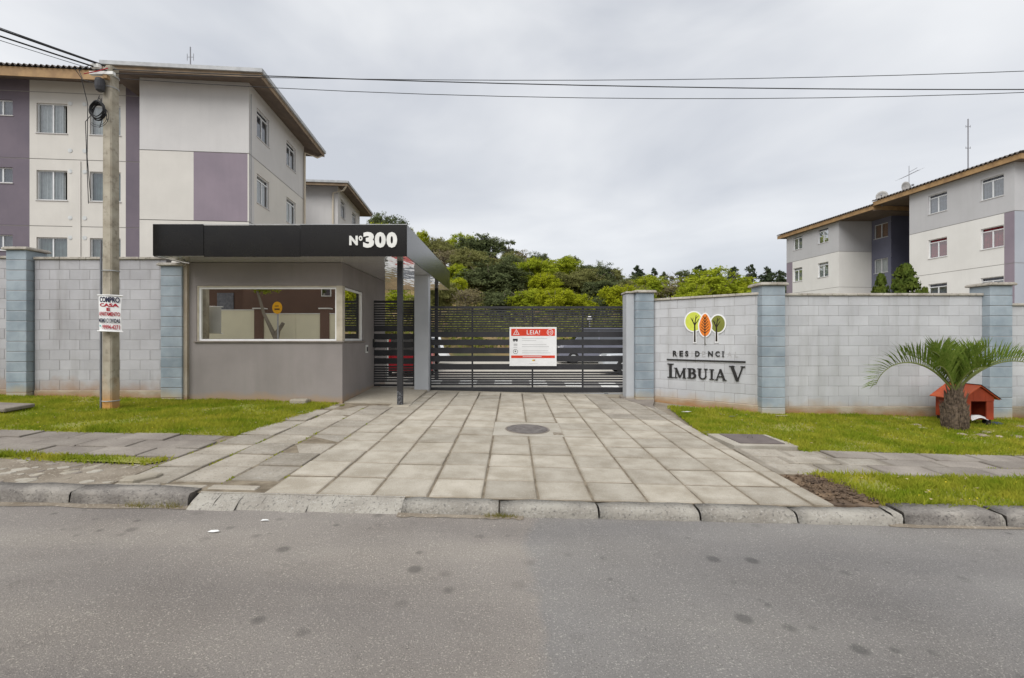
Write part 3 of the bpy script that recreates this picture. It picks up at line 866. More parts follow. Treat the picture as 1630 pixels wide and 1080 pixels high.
# ------------------------------------------------------------------ block walls
_blk = {}
def block_mesh(L_, H_, D_, m):
    k = (round(L_, 3), round(H_, 3), round(D_, 3), m)
    if k not in _blk: _blk[k] = MB().cbox(-L_ / 2, L_ / 2, 0, D_, -H_ / 2, H_ / 2, 0.004).mesh('concrete_block', M[m])
    return _blk[k]
def block_wall(P0, P1, ztop, ncourse, m, label, found=0.0, offs=0.0, cop=True, group=None):
    """running-bond wall seen from the street; P0 -> P1 left to right; front face on the line"""
    P0, P1 = Vector((*P0, 0)), Vector((*P1, 0))
    d = P1 - P0; Lw = d.length; rz = math.atan2(d.y, d.x)
    zb = min(zg(P0.x, P0.y), zg(P1.x, P1.y)) - 0.15
    th = thing('block_wall', label, 'wall', (P0.x, P0.y, zg(P0.x, P0.y)), rz, group)
    z0 = zg(P0.x, P0.y)
    MB().box(0, Lw, 0.005, 0.14, zb - z0, ztop - z0 - .001).build('mortar_core', M['mortar'], th, local=True)
    for c in range(ncourse):
        z = ztop - 0.2 * (c + .5)
        x = -0.4 + (0.2 if c % 2 else 0) + offs
        while x < Lw:
            a, b = max(x, 0), min(x + 0.4, Lw)
            if b - a > 0.05:
                link('concrete_block', block_mesh(round(b - a - 0.007, 3), 0.194, 0.12, m), th, True,
                     ((a + b) / 2, random.uniform(-.0015, .0015), z - z0))
            x += 0.4
    if found: MB().cbox(0, Lw, -0.018, 0.2, zb - z0, ztop - 0.2 * ncourse - z0 - .002, 0.01).build('foundation', M['foundation'], th, local=True)
    if cop:
        mb = MB(); n = max(2, int(Lw / .45))
        for i in range(n):
            a, b = Lw * i / n, Lw * (i + 1) / n
            mb = MB().cbox(a + .002, b - .002, -0.035, 0.175, ztop - z0, ztop - z0 + 0.05, 0.008)
            mb.build('coping_stone', M['coping'], th, local=True)
    return th
def pillar(x0, x1, yf, depth, ztop, m, label, rz=0.0, zb=None):
    xc = (x0 + x1) / 2; W_ = x1 - x0
    z0 = zg(xc, yf)
    th = thing('block_pillar', label, 'pillar', (xc, yf, z0), rz)
    z = ztop - 0.06
    MB().box(-W_ / 2 + .008, W_ / 2 - .008, .008, depth - .008, -.15, z - z0 - .002).build('mortar_core', M['mortar'], th, local=True)
    c = 0
    while z > z0 - 0.05:
        k = ('p', round(W_, 2), m)
        if k not in _blk: _blk[k] = MB().cbox(-W_ / 2, W_ / 2, 0, depth, -.095, .095, .007).mesh('concrete_block', M[m])
        link('concrete_block', _blk[k], th, True, (0, random.uniform(-.002, .002), z - .1 - z0))
        z -= 0.2
    mb = MB().cbox(-W_ / 2 - .05, W_ / 2 + .05, -.05, depth + .05, ztop - .06 - z0, ztop - .015 - z0, .01)
    mb.cbox(-W_ / 2 - .03, W_ / 2 + .03, -.03, depth + .03, ztop - .016 - z0, ztop - z0, .006)
    mb.build('cap', M['coping'], th, local=True)
    return th
block_wall((-9.5, 9.2), (-6.88, 9.2), 3.08, 13, 'block', 'grey block wall behind the concrete utility pole', 0.1, 0.1)
block_wall((-13.5, 9.2), (-9.93, 9.2), 3.10, 13, 'block', 'grey block wall end at the left picture edge', 0.1, 0.0)
pillar(-9.93, -9.53, 9.07, .41, 3.31, 'blue_block', 'blue-grey block pillar at the far left of the wall')
pillar(-6.92, -6.5, 9.10, .4, 3.0, 'blue_block', 'blue-grey block pillar against the guardhouse')
mb = MB().box(-6.498, -6.425, 9.14, 9.4, .1, 3.0)
tag(mb.build('plaster_edge', M['foundation']), 'rough plaster edge between blue pillar and guardhouse', 'wall edge')
block_wall((5.36, 9.2), (9.36, 9.2), 2.36, 11, 'pale_block', 'pale block wall behind palm, between two blue pillars', 0.1, 0.14)
block_wall((9.8, 9.2), (14, 9.2), 2.16, 10, 'pale_block', 'pale block wall end at the right picture edge', 0.1, 0.05)
A0, A1 = Vector((3.24, 10.72, 0)), Vector((4.94, 9.2, 0))
aw = block_wall(A0[:2], A1[:2], 2.38, 11, 'pale_block', 'angled pale block wall carrying tree logo and name', 0.1, 0.2)
pillar(4.9, 5.35, 9.05, .42, 2.61, 'blue_block', 'blue-grey block pillar right of the name lettering')
pillar(9.36, 9.80, 9.05, .42, 2.61, 'blue_block', 'blue-grey block pillar behind the red doghouse')
pillar(2.85, 3.26, 10.6, .4, 2.62, 'blue_block', 'blue-grey block pillar at right end of gate', 0.06)
gp = thing('gate_jamb', 'smooth blue-grey plaster jamb beside the gate', 'gate post', (2.75, 10.8, zg(2.75, 10.8)))
MB().cbox(2.655, 2.838, 10.72, 11.1, -.1, 2.56, .012).build('shaft', M['column_plaster'], gp)
MB().cbox(2.63, 2.80, 10.68, 11.15, 2.561, 2.60, .008).build('cap', M['coping'], gp)

# lettering on the angled wall ---------------------------------------
dA = (A1 - A0); LA = dA.length; rzA = math.atan2(dA.y, dA.x)
r2s = lambda px: (lambda r: ((A0.y * r - A0.x) / (dA.x - dA.y * r)))((px - 815) / 736) * LA     # metres along the wall
def z_on(px, py):
    s_ = r2s(px) / LA
    return 1.5 + (540 - py) * (A0.y + dA.y * s_) / 736
def stroke(mb, p, q, w0, w1, dep):
    p, q = Vector(p), Vector(q)
    d = (q - p).normalized(); n = Vector((-d.y, d.x))
    pl = [p - n * w0 / 2, q - n * w1 / 2, q + n * w1 / 2, p + n * w0 / 2]
    mb.prism([(v.x, v.y) for v in pl], lambda u, v, w_: (u, -w_, v), 0, dep)
def arc(mb, c, rx, rz_, a0, a1, w0, w1, dep, n=14):
    for i in range(n):
        t0, t1 = a0 + (a1 - a0) * i / n, a0 + (a1 - a0) * (i + 1) / n
        def ww(t_): return w0 + (w1 - w0) * abs(math.cos(t_))
        P = lambda t_, k: (c[0] + (rx + k * ww(t_) / 2) * math.cos(t_), c[1] + (rz_ + k * ww(t_) / 2) * math.sin(t_))
        mb.prism([P(t0, -1), P(t0, 1), P(t1, 1), P(t1, -1)], lambda u, v, w_: (u, -w_, v), 0, dep)
def serif(ch, h):
    """heavy Roman capital, height h; returns (builder, width)"""
    mb = MB(); T, t_, s_ = .175 * h, .075 * h, .058 * h
    D = [.022 + .0006 * i for i in range(12)]
    def foot(x, z, w_, i): stroke(mb, (x - w_ / 2, z), (x + w_ / 2, z), s_, s_, D[i])
    if ch == 'I':
        W_ = .42 * h; x = W_ / 2
        stroke(mb, (x, 0), (x, h), T, T, D[0]); foot(x, s_ / 2, W_, 1); foot(x, h - s_ / 2, W_, 2)
    elif ch == 'M':
        W_ = 1.12 * h
        stroke(mb, (.17 * h, 0), (.2 * h, h), t_, t_, D[0]); stroke(mb, (.93 * h, h), (.95 * h, 0), T, T, D[1])
        stroke(mb, (.2 * h, h), (.56 * h, .03 * h), T, T * .9, D[2]); stroke(mb, (.93 * h, h), (.56 * h, .03 * h), t_, t_, D[3])
        foot(.17 * h, s_ / 2, .3 * h, 4); foot(.95 * h, s_ / 2, .34 * h, 5); foot(.14 * h, h - s_ / 2, .22 * h, 6); foot(.98 * h, h - s_ / 2, .22 * h, 7)
    elif ch == 'B':
        W_ = .72 * h; x = .2 * h
        stroke(mb, (x, 0), (x, h), T, T, D[0]); foot(.19 * h, s_ / 2, .36 * h, 1); foot(.19 * h, h - s_ / 2, .36 * h, 2)
        arc(mb, (.36 * h, .755 * h), .2 * h, .217 * h, -1.57, 1.57, t_, T, D[3]); arc(mb, (.37 * h, .275 * h), .25 * h, .245 * h, -1.57, 1.57, t_, T, D[4])
        for k, z in enumerate((.03, .53, .97)): stroke(mb, (x, z * h), (.37 * h, z * h), t_, t_, D[5 + k])
    elif ch == 'U':
        W_ = .86 * h
        stroke(mb, (.2 * h, .3 * h), (.2 * h, h), T, T, D[0]); stroke(mb, (.7 * h, .3 * h), (.7 * h, h), t_, t_, D[1])
        arc(mb, (.45 * h, .31 * h), .25 * h, .27 * h, math.pi, 2 * math.pi, t_ * 1.4, t_ * 1.6, D[2])
        foot(.19 * h, h - s_ / 2, .34 * h, 3); foot(.7 * h, h - s_ / 2, .28 * h, 4)
    elif ch == 'A':
        W_ = .95 * h
        stroke(mb, (.15 * h, 0), (.47 * h, h), t_, t_, D[0]); stroke(mb, (.45 * h, h), (.8 * h, 0), T, T, D[1]); stroke(mb, (.25 * h, .33 * h), (.68 * h, .33 * h), t_, t_, D[2])
        foot(.14 * h, s_ / 2, .26 * h, 3); foot(.8 * h, s_ / 2, .32 * h, 4)
    else:  # V
        W_ = .95 * h
        stroke(mb, (.15 * h, h), (.49 * h, 0), T, T, D[0]); stroke(mb, (.8 * h, h), (.49 * h, 0), t_, t_, D[1])
        foot(.16 * h, h - s_ / 2, .32 * h, 3); foot(.8 * h, h - s_ / 2, .26 * h, 4)
    return mb, W_
zA = zg(A0.x, A0.y)
nm = thing('name_lettering', 'black raised letters naming the estate on angled wall', 'lettering', (A0.x, A0.y, 0), rzA)
YL = -0.004
for ch, pa, pb, ytop, ybot in [('I', 1063, 1072.5, 579, 601.5), ('M', 1073, 1092.5, 586, 602), ('B', 1094, 1109, 586.5, 602.5), ('U', 1110, 1127, 587, 604),
                               ('I', 1129.5, 1137, 588, 604.5), ('A', 1138, 1156.5, 588, 605.5), ('V', 1161, 1187, 583, 607)]:
    x0, x1 = r2s(pa), r2s(pb)
    pm = (pa + pb) / 2
    zt, zb_ = z_on(pm, ytop), z_on(pm, ybot)
    mb, W_ = serif(ch, zt - zb_)
    k = (x1 - x0) / W_
    mb.v = [(x0 + v[0] * k, v[1] + YL, zb_ + v[2]) for v in mb.v]
    mb.build('letter', M['letter_black'], nm, local=True)
xa, xb = r2s(1062), r2s(1187)
MB().box(xa, xb, YL - .02, YL, z_on(1125, 575.6), z_on(1125, 573.4)).build('rule_line', M['letter_black'], nm, local=True)
for ch, pa, pb in [('R', 1071.5, 1078), ('E', 1082, 1087.5), ('S', 1091, 1096), ('D', 1107, 1114), ('N', 1127.5, 1135), ('C', 1139, 1146), ('I', 1149.5, 1153)]:
    x0, x1 = r2s(pa), r2s(pb)
    zb_ = z_on((pa + pb) / 2, 567.3 + (pa - 1070) * .011); zt = z_on((pa + pb) / 2, 558.6 + (pa - 1070) * .011)
    if ch == 'I':
        mb, W_ = serif('I', zt - zb_); k = (x1 - x0) / W_
        mb.v = [(v[0] * k, v[1], v[2]) for v in mb.v]
        me = mb.mesh('letter', M['letter_black'])
    else: me = text_mesh(ch, x1 - x0, zt - zb_, .018, M['letter_black'], .025, 'letter')
    link('letter', me, nm, True, (x0, YL, zb_))
gh = thing('letter_ghosts', 'pale marks where letters have fallen off the name', 'letter marks', (A0.x, A0.y, 0), rzA)
for ch, pa, pb in [('I', 1101, 1102), ('E', 1117.5, 1123), ('A', 1158, 1165), ('L', 1170, 1175)]:
    x0, x1 = r2s(pa), r2s(pb)
    zb_ = z_on(pa, 567.8 + (pa - 1070) * .011); zt = z_on(pa, 559 + (pa - 1070) * .011)
    link('letter_mark', text_mesh(ch, x1 - x0, zt - zb_, .003, M['ghost_letter'], 0, 'letter_mark'), gh, True, (x0, YL, zb_))
# logo: three stylised trees on a white plate
lg = thing('tree_logo', 'wall emblem of yellow, orange and olive round trees', 'emblem', (A0.x, A0.y, 0), rzA)
LX = lambda px: r2s(px)
kz = 0.0136
def ell(cx, cz, rx, rz_, top=0.0, n=28):
    return [(cx + rx * math.cos(6.2832 * i / n) * (1 - top * max(0, math.sin(6.2832 * i / n))), cz + rz_ * math.sin(6.2832 * i / n)) for i in range(n)]
def zl(py, px=1123): return z_on(px, py)
tr3 = [('logo_yellow', 1089.5, 1120, 494.5, 529, 1106.5, 547, 0.0, 0), ('logo_olive', 1130, 1156.5, 501, 531.5, 1141, 546, 0.0, 0), ('logo_orange', 1111.5, 1134.5, 498, 537.5, 1122.8, 548, 0.28, 1)]
for (mm, pa, pb, ya, yb, ptr, ybase, top, lv) in tr3:
    x0, x1 = LX(pa), LX(pb); zt, zb_ = zl(ya), zl(yb)
    cx, cz, rx, rz_ = (x0 + x1) / 2, (zt + zb_) / 2, (x1 - x0) / 2, (zt - zb_) / 2
    ex = lambda u, v, w_: (u, -w_ + YL, v)
    mb = MB().prism(ell(cx, cz, rx, rz_, top), ex, 0, .014 + .004 * lv)
    xt = LX(ptr)
    tw = .035 if lv == 0 else .022
    MB_ = mb.prism([(xt - tw, zl(ybase)), (xt + tw, zl(ybase)), (xt + tw, cz), (xt - tw, cz)], ex, 0, .0125 + .004 * lv)
    mb.build('white_plate', M['sign_white'], lg, local=True)
    MB().prism(ell(cx, cz, rx - .028, rz_ - .028, top), ex, .0145 + .004 * lv, .017 + .004 * lv).build('crown', M[mm], lg, local=True)
    tm = MB(); dd = .0175 + .004 * lv
    def st(p, q, a, b, i=[0]):
        i[0] += 1
        p, q = Vector(p), Vector(q); d = (q - p).normalized(); n = Vector((-d.y, d.x))
        tm.prism([tuple(p - n * a), tuple(q - n * b), tuple(q + n * b), tuple(p + n * a)], ex, dd - .002, dd + .0015 + .0002 * (i[0] % 20))
    zb2 = zl(ybase) + .03
    if lv == 0:
        zf_ = cz - rz_ * .25
        st((xt, zb2), (xt, zf_), .02, .014)
        st((xt, zf_ - .02), (xt - rx * .42, zf_ + rz_ * .62), .014, .006); st((xt, zf_), (xt + rx * .15, zf_ + rz_ * .85), .013, .006); st((xt, zf_ - .02), (xt + rx * .45, zf_ + rz_ * .5), .012, .005)
        st((xt - rx * .2, zf_ + rz_ * .3), (xt - rx * .18, zf_ + rz_ * .62), .007, .004); st((xt + rx * .1, zf_ + rz_ * .5), (xt + rx * .4, zf_ + rz_ * .8), .006, .004)
    else:
        st((xt, zb2 - .03), (xt, cz + rz_ * .7), .012, .005)
        for i in range(6):
            zz = cz - rz_ * .65 + i * rz_ * .22; ln = rx * (.62 - .07 * i)
            st((xt, zz), (xt - ln, zz + rz_ * .3), .008, .005); st((xt, zz), (xt + ln, zz + rz_ * .3), .008, .005)
    tm.build('trunk', M['logo_brown'], lg, local=True)

# ------------------------------------------------------------------ guardhouse
G = thing('guardhouse', 'taupe guardhouse with black flat canopy bearing number 300', 'guardhouse', (-4.9, 9.2, zg(-4.9, 9.2)))
X0, X1, Y0, Y1, ZS, ZT = -6.423, -3.375, 9.2, 12.3, 3.02, 3.60
wz0, wz1, wx0, wx1 = 1.462, 2.562, -6.275, -3.525
mb = MB()
mb.box(X0, X1, Y0, Y0 + .14, -.1, wz0)                         # front: below, above, left of the window
mb.box(X0, X1, Y0, Y0 + .14, wz1, ZS - .002)
mb.box(X0, wx0, Y0, Y0 + .14, wz0, wz1)
mb.box(X1 - .14, X1, Y0 + .14, Y1, -.1, wz0)                   # side
mb.box(X1 - .14, X1, Y0 + .14, Y1, wz1, ZS - .002)
mb.box(X1 - .14, X1, 10.5, Y1, wz0, wz1)
mb.box(X0, X0 + .14, Y0 + .14, Y1, -.1, ZS - .002)
mb.box(X0 + .14, X1 - .14, Y1 - .14, Y1, -.1, ZS - .002)
mb.build('wall', M['taupe_plaster'], G)
MB().box(wx1 + .03, X1, Y0 + .001, Y0 + .139, wz0 + .001, wz1 - .001).build('corner_post', M['sand_plaster'], G)
mb = MB()                                                       # sand-coloured reveals round the openings
mb.box(wx0 + .001, wx0 + .03, Y0 + .012, Y0 + .13, wz0 + .001, wz1 - .031)
mb.box(wx0 + .001, wx1 + .029, Y0 + .012, Y0 + .13, wz1 - .03, wz1 - .001)
mb.build('window_reveal', M['sand_plaster'], G)
MB().cbox(wx0 - .04, X1 + .02, Y0 - .035, Y0 - .002, wz0 - .03, wz0 - .004, .004).build('sill', M['dark_plain'], G)
MB().cbox(X1 + .002, X1 + .035, Y0 - .03, 10.56, wz0 - .03, wz0 - .004, .004).build('sill', M['dark_plain'], G)
def frame_xz(x0, x1, z0, z1, y, fw, d):
    return MB().box(x0, x1, y, y + d, z0, z0 + fw).box(x0, x1, y, y + d, z1 - fw, z1).box(x0, x0 + fw, y, y + d, z0 + fw, z1 - fw).box(x1 - fw, x1, y, y + d, z0 + fw, z1 - fw)
win = frame_xz(wx0 + .03, wx1 + .03, wz0 + .002, wz1 - .03, Y0 + .03, .034, .05).build('window', M['white_frame'], G)
MB().box(wx0 + .065, wx1 - .005, Y0 + .055, Y0 + .061, wz0 + .04, wz1 - .065).build('pane', M['mirror_glass'], win)
fr_ = frame_xz(9.345, 10.495, wz0 + .002, wz1 - .01, 0, .042, .05).xf(lambda a, b, c: (X1 - .03 - b, a, c))
win2 = fr_.build('window', M['white_frame'], G)
MB().box(X1 - .062, X1 - .056, 9.38, 10.46, wz0 + .04, wz1 - .05).build('pane', M['mirror_glass'], win2)
MB().box(X1 + .001, X1 + .02, 10.65, 10.78, 1.18, 1.36).build('intercom', M['off_white'], G)
MB().box(X1 + .021, X1 + .028, 10.67, 10.75, 1.21, 1.32).build('intercom_keypad', M['black_steel'], G)
MB().cbox(-4.33, -4.0, 8.98, 9.19, zg(-4.2, 9.1) - .05, zg(-4.2, 9.1) + .075, .02).build('meter_box', M['concrete'], G)
# canopy
cx0, cx1, cy0, cy1 = -6.6, -1.93, 8.5, 14.35
for k_, (pa_, pb_) in enumerate(((cx0, -5.67), (-5.664, -3.9), (-3.894, cx1 - .022))):
    can = MB().box(pa_, pb_, cy0, cy0 + .02, ZS, ZT).build('fascia', M['black_panel'], G)
    can.rotation_euler = ((.004, -.003, .0)[k_] * .3, 0, 0)
MB().box(cx1 - .02, cx1, cy0, cy1, ZS, ZT).build('fascia', M['black_panel'], G)
MB().box(cx0, cx0 + .02, cy0 + .022, cy1, ZS, ZT).build('fascia', M['black_panel'], G)
MB().box(cx0 + .022, cx1 - .022, cy1 - .02, cy1, ZS, ZT).build('fascia', M['black_panel'], G)
MB().box(cx0 + .023, cx1 - .023, cy0 + .023, cy1 - .023, ZS + .004, ZS + .012).build('soffit', M['gloss_soffit'], G)
MB().box(cx0 + .023, cx1 - .023, cy0 + .023, cy1 - .023, ZT - .1, ZT - .08).build('roof', M['roof_sheet'], G)
MB().box(cx0 + .001, cx1 - .001, cy0 - .004, cy0 - .001, ZT + .001, ZT + .013).build('edge_trim', M['galvanised'], G)
def face_px(px, py, y): return ((px - 815) * y / 736, 1.5 + (540 - py) * y / 736)
for tx, pa, pb, ya, yb, bo in [('N', 556.5, 570, 376, 391, .05), ('o', 571.5, 577.5, 376, 384, .03), ('3', 578.5, 596, 370, 395, .055), ('0', 597, 614.5, 370, 395, .055), ('0', 615.5, 632.5, 370, 395, .055)]:
    (x0, zt), (x1, zb_) = face_px(pa, ya, cy0), face_px(pb, yb, cy0)
    link('house_number', text_mesh(tx, x1 - x0, zt - zb_, .018, M['off_white'], bo, 'house_number'), can, True, (x0, cy0 - .0015, zb_))
(xa, za), (xb, zb_) = face_px(572, 386.5, cy0), face_px(577, 388.5, cy0)
# posts and column carrying the canopy
for (px_, py_) in ((-2.2, 9.1), (-2.26, 13.85)):
    z = zg(px_, py_)
    p_ = MB().box(px_ - .05, px_ + .05, py_ - .05, py_ + .05, z + .28, ZS + .003).build('post', M['black_steel'], G)
    MB().box(px_ - .051, px_ + .051, py_ - .051, py_ + .051, z - .02, z + .279).build('post_foot', M['chipped_paint'], p_)
MB().cbox(-2.4, -1.98, 8.92, 9.3, zg(-2.2, 9.1) - .05, zg(-2.2, 9.1) + .012, .02).build('post_base', M['concrete'], G)
MB().cbox(-2.33, -1.99, 11.02, 11.26, -.1, ZS + .003, .008).build('column', M['column_plaster'], G)

# ------------------------------------------------------------------ gates
def slat_gate(name, label, x0, x1, z0, z1, y, mull, bottom):
    g_ = thing(name, label, 'gate', ((x0 + x1) / 2, y, z0))
    H_ = z1 - z0
    f = .055
    MB().box(x0, x0 + f, y, y + .05, z0, z1).build('stile', M['gate_steel'], g_)
    MB().box(x1 - f, x1, y, y + .05, z0, z1).build('stile', M['gate_steel'], g_)
    MB().box(x0 + f, x1 - f, y, y + .05, z1 - f, z1).build('top_rail', M['gate_steel'], g_)
    MB().box(x0 + f, x1 - f, y, y + .05, z0, z0 + bottom).build('bottom_rail', M['gate_steel'], g_)
    for xm in mull: MB().box(xm - .02, xm + .02, y + .022, y + .05, z0 + bottom, z1 - f).build('mullion', M['gate_steel'], g_)
    thin = MB().box(x0 + f + .001, x1 - f - .001, y + .006, y + .021, -.0205, .0205).mesh('slat', M['gate_steel'])
    wide = MB().box(x0 + f + .001, x1 - f - .001, y + .004, y + .021, -.071, .071).mesh('slat', M['gate_steel'])
    z = z1 - f - .05
    for i in range(9): link('slat', thin, g_, False, (0, 0, z)); z -= .0592
    zz = z - .045
    for i in range(5): link('slat', wide, g_, False, (0, 0, zz)); zz -= .199
    z = zz + .199 - .071 - .065
    while z > z0 + bottom + .03: link('slat', thin, g_, False, (0, 0, z)); z -= .0592
    return g_
sg = slat_gate('sliding_gate', 'wide dark grey slatted sliding gate across the driveway', -2.03, 2.80, .20, 2.30, 11.28, [-.97, .5, 1.73], .12)
for xx in (-1.4, 2.3):
    MB().lathe([(.05, -.015), (.05, .015)], 16).xf(lambda a, b, c, xx=xx: (xx + a, 11.305 + c, .2 + b - .02)).build('wheel', M['galvanised'], sg)
MB().box(-2.0, 2.9, 11.29, 11.32, .155, .172).build('floor_track', M['galvanised'], sg)
pg = slat_gate('pedestrian_gate', 'narrow black slatted pedestrian gate beside the guardhouse', -3.43, -2.36, .345, 2.44, 11.3, [], .05)
MB().box(-3.372, -3.34, 11.2, 11.29, 1.3, 1.5).build('lock_box', M['black_steel'], pg)
# warning board on the gate
wb = thing('warning_board', 'white board with red LEIA! heading on the gate', 'sign', (.51, 11.25, .84))
bx0, bx1, bz0, bz1, by = -.06, 1.085, .843, 1.79, 11.262
MB().box(bx0, bx1, by - .006, by, bz0, bz1).build('panel', M['sign_white'], wb)
bl = lambda u0, u1, v0, v1, m, nm_, e=.001: MB().box(bx0 + u0, bx0 + u1, by - .0065 - e, by - .0062, bz1 - v1, bz1 - v0).build(nm_, M[m], wb)
bl(.04, 1.105, .04, .215, 'sign_red', 'heading_band')
bl(.04, 1.105, .69, .755, 'sign_red', 'footer_band')
def btxt(tx, u0, v1, w_, h_, m, bo=0.0, e=.002, nm_='lettering'):
    return link(nm_, text_mesh(tx, w_, h_, .0015, M[m], bo), wb, False, (bx0 + u0, by - .0065 - e, bz1 - v1))
btxt('LEIA!', .42, .18, .32, .105, 'sign_white', .0)
def ring(cu, cv_, ro, ri, m, nm_, n=24, e=.0025):
    mb = MB()
    for i in range(n):
        a0, a1 = 6.2832 * i / n, 6.2832 * (i + 1) / n
        P = lambda a, r_: (bx0 + cu + r_ * math.cos(a), by - .0065 - e, bz1 - cv_ + r_ * math.sin(a))
        mb.add([P(a0, ri), P(a1, ri), P(a1, ro), P(a0, ro)], [(0, 1, 2, 3)])
    return mb.build(nm_, M[m], wb)
ring(.985, .127, .076, .064, 'sign_white', 'speed_ring')
btxt('10', .945, .162, .08, .07, 'sign_white', .0)
def tri_sign(cu, cv_, r_):
    mb = MB()
    P = [(cu + r_ * math.cos(a), cv_ - r_ * math.sin(a)) for a in (R(90), R(210), R(330))]
    Q = [(cu + r_ * .74 * math.cos(a), cv_ - r_ * .74 * math.sin(a)) for a in (R(90), R(210), R(330))]
    c = lambda p: (bx0 + p[0], by - .009, bz1 - p[1])
    for i in range(3): mb.add([c(P[i]), c(P[(i + 1) % 3]), c(Q[(i + 1) % 3]), c(Q[i])], [(0, 1, 2, 3)])
    mb.build('warning_triangle', M['sign_white'], wb)
tri_sign(.165, .14, .09)
btxt('!', .157, .165, .016, .06, 'sign_white', .02)
for i, (v, ww) in enumerate([(.27, .62), (.32, .35), (.42, .6), (.47, .66), (.57, .64), (.62, .7)]):
    bl(.30, .30 + ww, v, v + .012, 'ink_grey', 'text_line')
bl(.08, .2, .285, .33, 'ink_black', 'vehicle_symbol'); ring(.11, .335, .02, .008, 'ink_black', 'vehicle_symbol'); ring(.175, .335, .02, .008, 'ink_black', 'vehicle_symbol')
bl(.1, .19, .40, .455, 'ink_grey', 'dog_symbol'); bl(.095, .19, .485, .50, 'ink_grey', 'dog_symbol')
ring(.145, .595, .058, .05, 'ink_black', 'no_horn_symbol'); bl(.125, .16, .575, .605, 'ink_black', 'no_horn_symbol')
bl(.32, .78, .716, .728, 'sign_white', 'text_line', .002)
bl(.55, .575, .79, .825, 'logo_yellow', 'small_emblem'); bl(.577, .6, .785, .83, 'logo_orange', 'small_emblem'); bl(.602, .622, .79, .825, 'logo_olive', 'small_emblem')
bl(.48, .68, .885, .893, 'ink_grey', 'text_line')

# ------------------------------------------------------------------ utility pole, cables, poster
px_, py_ = -6.98, 8.05
pz = zg(px_, py_)
pole = thing('utility_pole', 'weathered square concrete utility pole in the left lawn', 'pole', (px_, py_, pz))
mb = MB()
hT = 6.22
rot = R(-4)
prof = []
for i in range(9):
    z = pz - .2 + (hT - pz + .2) * i / 8
    r_ = .116 - .012 * i / 8
    for k in range(8):
        a = rot + math.pi / 4 * (k // 2 * 2) + (.13 if k % 2 else -.13) + math.pi / 4
        mb.v.append((px_ + r_ * math.cos(a), py_ + r_ * math.sin(a), z))
for i in range(8):
    for k in range(8): mb.f.append((i * 8 + k, i * 8 + (k + 1) % 8, (i + 1) * 8 + (k + 1) % 8, (i + 1) * 8 + k))
mb.f.append(tuple(64 + k for k in range(8)))
mb.build('shaft', M['pole_concrete'], pole)
MB().tube([(px_ - .125, py_ - .06, pz - .05), (px_ - .12, py_ - .06, 3.2)], .016, 8).build('conduit', M['grey_pvc'], pole)
mb = MB()
for z, r_ in ((pz + .14, .12), (3.3 - .62, .117), (5.85, .11), (6.05, .11)):
    mb = MB().tube([(px_ + r_ * math.cos(a_), py_ + r_ * math.sin(a_), z) for a_ in fr(0, 6.2832, 16)], .008, 5)
    mb.build('strap', M['galvanised'], pole)
mb = MB().lathe([(.03, 0), (.06, .02), (.072, .08), (.072, .18), (.06, .22), (.02, .24)], 14, (px_ - .05, py_ - .16, 5.72))
mb.build('splice_case', M['case_grey'], pole)
mb = MB()
for k in range(3): mb.tube([(px_ - .12 + .04 * k, py_ - .2, 6.1), (px_ - .14 + .05 * k, py_ - .2, 6.16)], .035, 10)
mb.box(px_ - .2, px_ + .2, py_ - .2, py_ - .14, 6.0, 6.05)
mb.build('insulator', M['off_white'], pole)
MB().box(px_ + .02, px_ + .09, py_ - .19, py_ - .12, 5.94, 6.01).build('clamp', M['wood_fascia'], pole)
mb = MB()
for k in range(9):
    rr = .125 + .007 * (k % 4); oy = -.16 - .012 * (k // 2); cz = 5.36 + .006 * k
    mb.tube([(px_ - .07 + rr * math.cos(a_) * .86 + .01 * math.sin(3 * a_ + k), py_ + oy, cz + rr * 1.05 * math.sin(a_)) for a_ in fr(0, 6.2832, 26)], .009, 5, False)
for rr in (.15, .18): mb.tube([(px_ - .03 + rr * math.cos(a_), py_ - .22, 5.27 + rr * math.sin(a_)) for a_ in fr(-2.4, .9, 16)], .004, 5)
mb.build('cable_coil', M['cable'], pole)
mb = MB()
def drop(pts, r_=.006): mb.tube(pts, r_, 5)
drop([(px_ - .45, py_ - .2, 6.1), (px_ - .36, py_ - .17, 5.95), (px_ - .24, py_ - .18, 5.5), (px_ - .25, py_ - .18, 4.6), (px_ - .2, py_ - .17, 3.9)])
drop([(px_ - .05, py_ - .17, 5.65), (px_ - .15, py_ - .18, 5.35), (px_ - .28, py_ - .18, 5.2), (px_ - .26, py_ - .17, 4.4), (px_ - .21, py_ - .2, 3.8)])
drop([(px_ - .06, py_ - .17, 5.62), (px_ + .04, py_ - .18, 5.45), (px_ + .1, py_ - .18, 5.2)])
drop([(px_ - .3, py_ - .1, 6.2), (px_ - .42, py_ - .15, 6.08), (px_ - .3, py_ - .2, 5.9), (px_ - .1, py_ - .17, 5.85)])
drop([(px_ - .02, py_ - .17, 5.6), (px_ + .02, py_ - .17, 5.3), (px_ - .05, py_ - .17, 5.1)])
mb.build('drop_cable', M['cable'], pole)
MB().tube([(px_ - .25, py_ - .24, 5.98), (px_, py_ - .25, 6.02), (px_ + .12, py_ - .2, 6.1)], .008, 5).build('red_cable', M['ink_red'], pole)
def span(label, a, b, sag, r_=.009):
    a, b = Vector(a), Vector(b)
    pts = [a.lerp(b, i / 24) - Vector((0, 0, 4 * sag * (i / 24) * (1 - i / 24))) for i in range(25)]
    tag(MB().tube(pts, r_, 5).build('overhead_cable', M['cable']), label, 'cable', 'overhead cables')
span('topmost overhead cable to the right, rising towards right picture edge', (px_, py_, 6.125), (26, 8.0, 7.42), .60, .006)
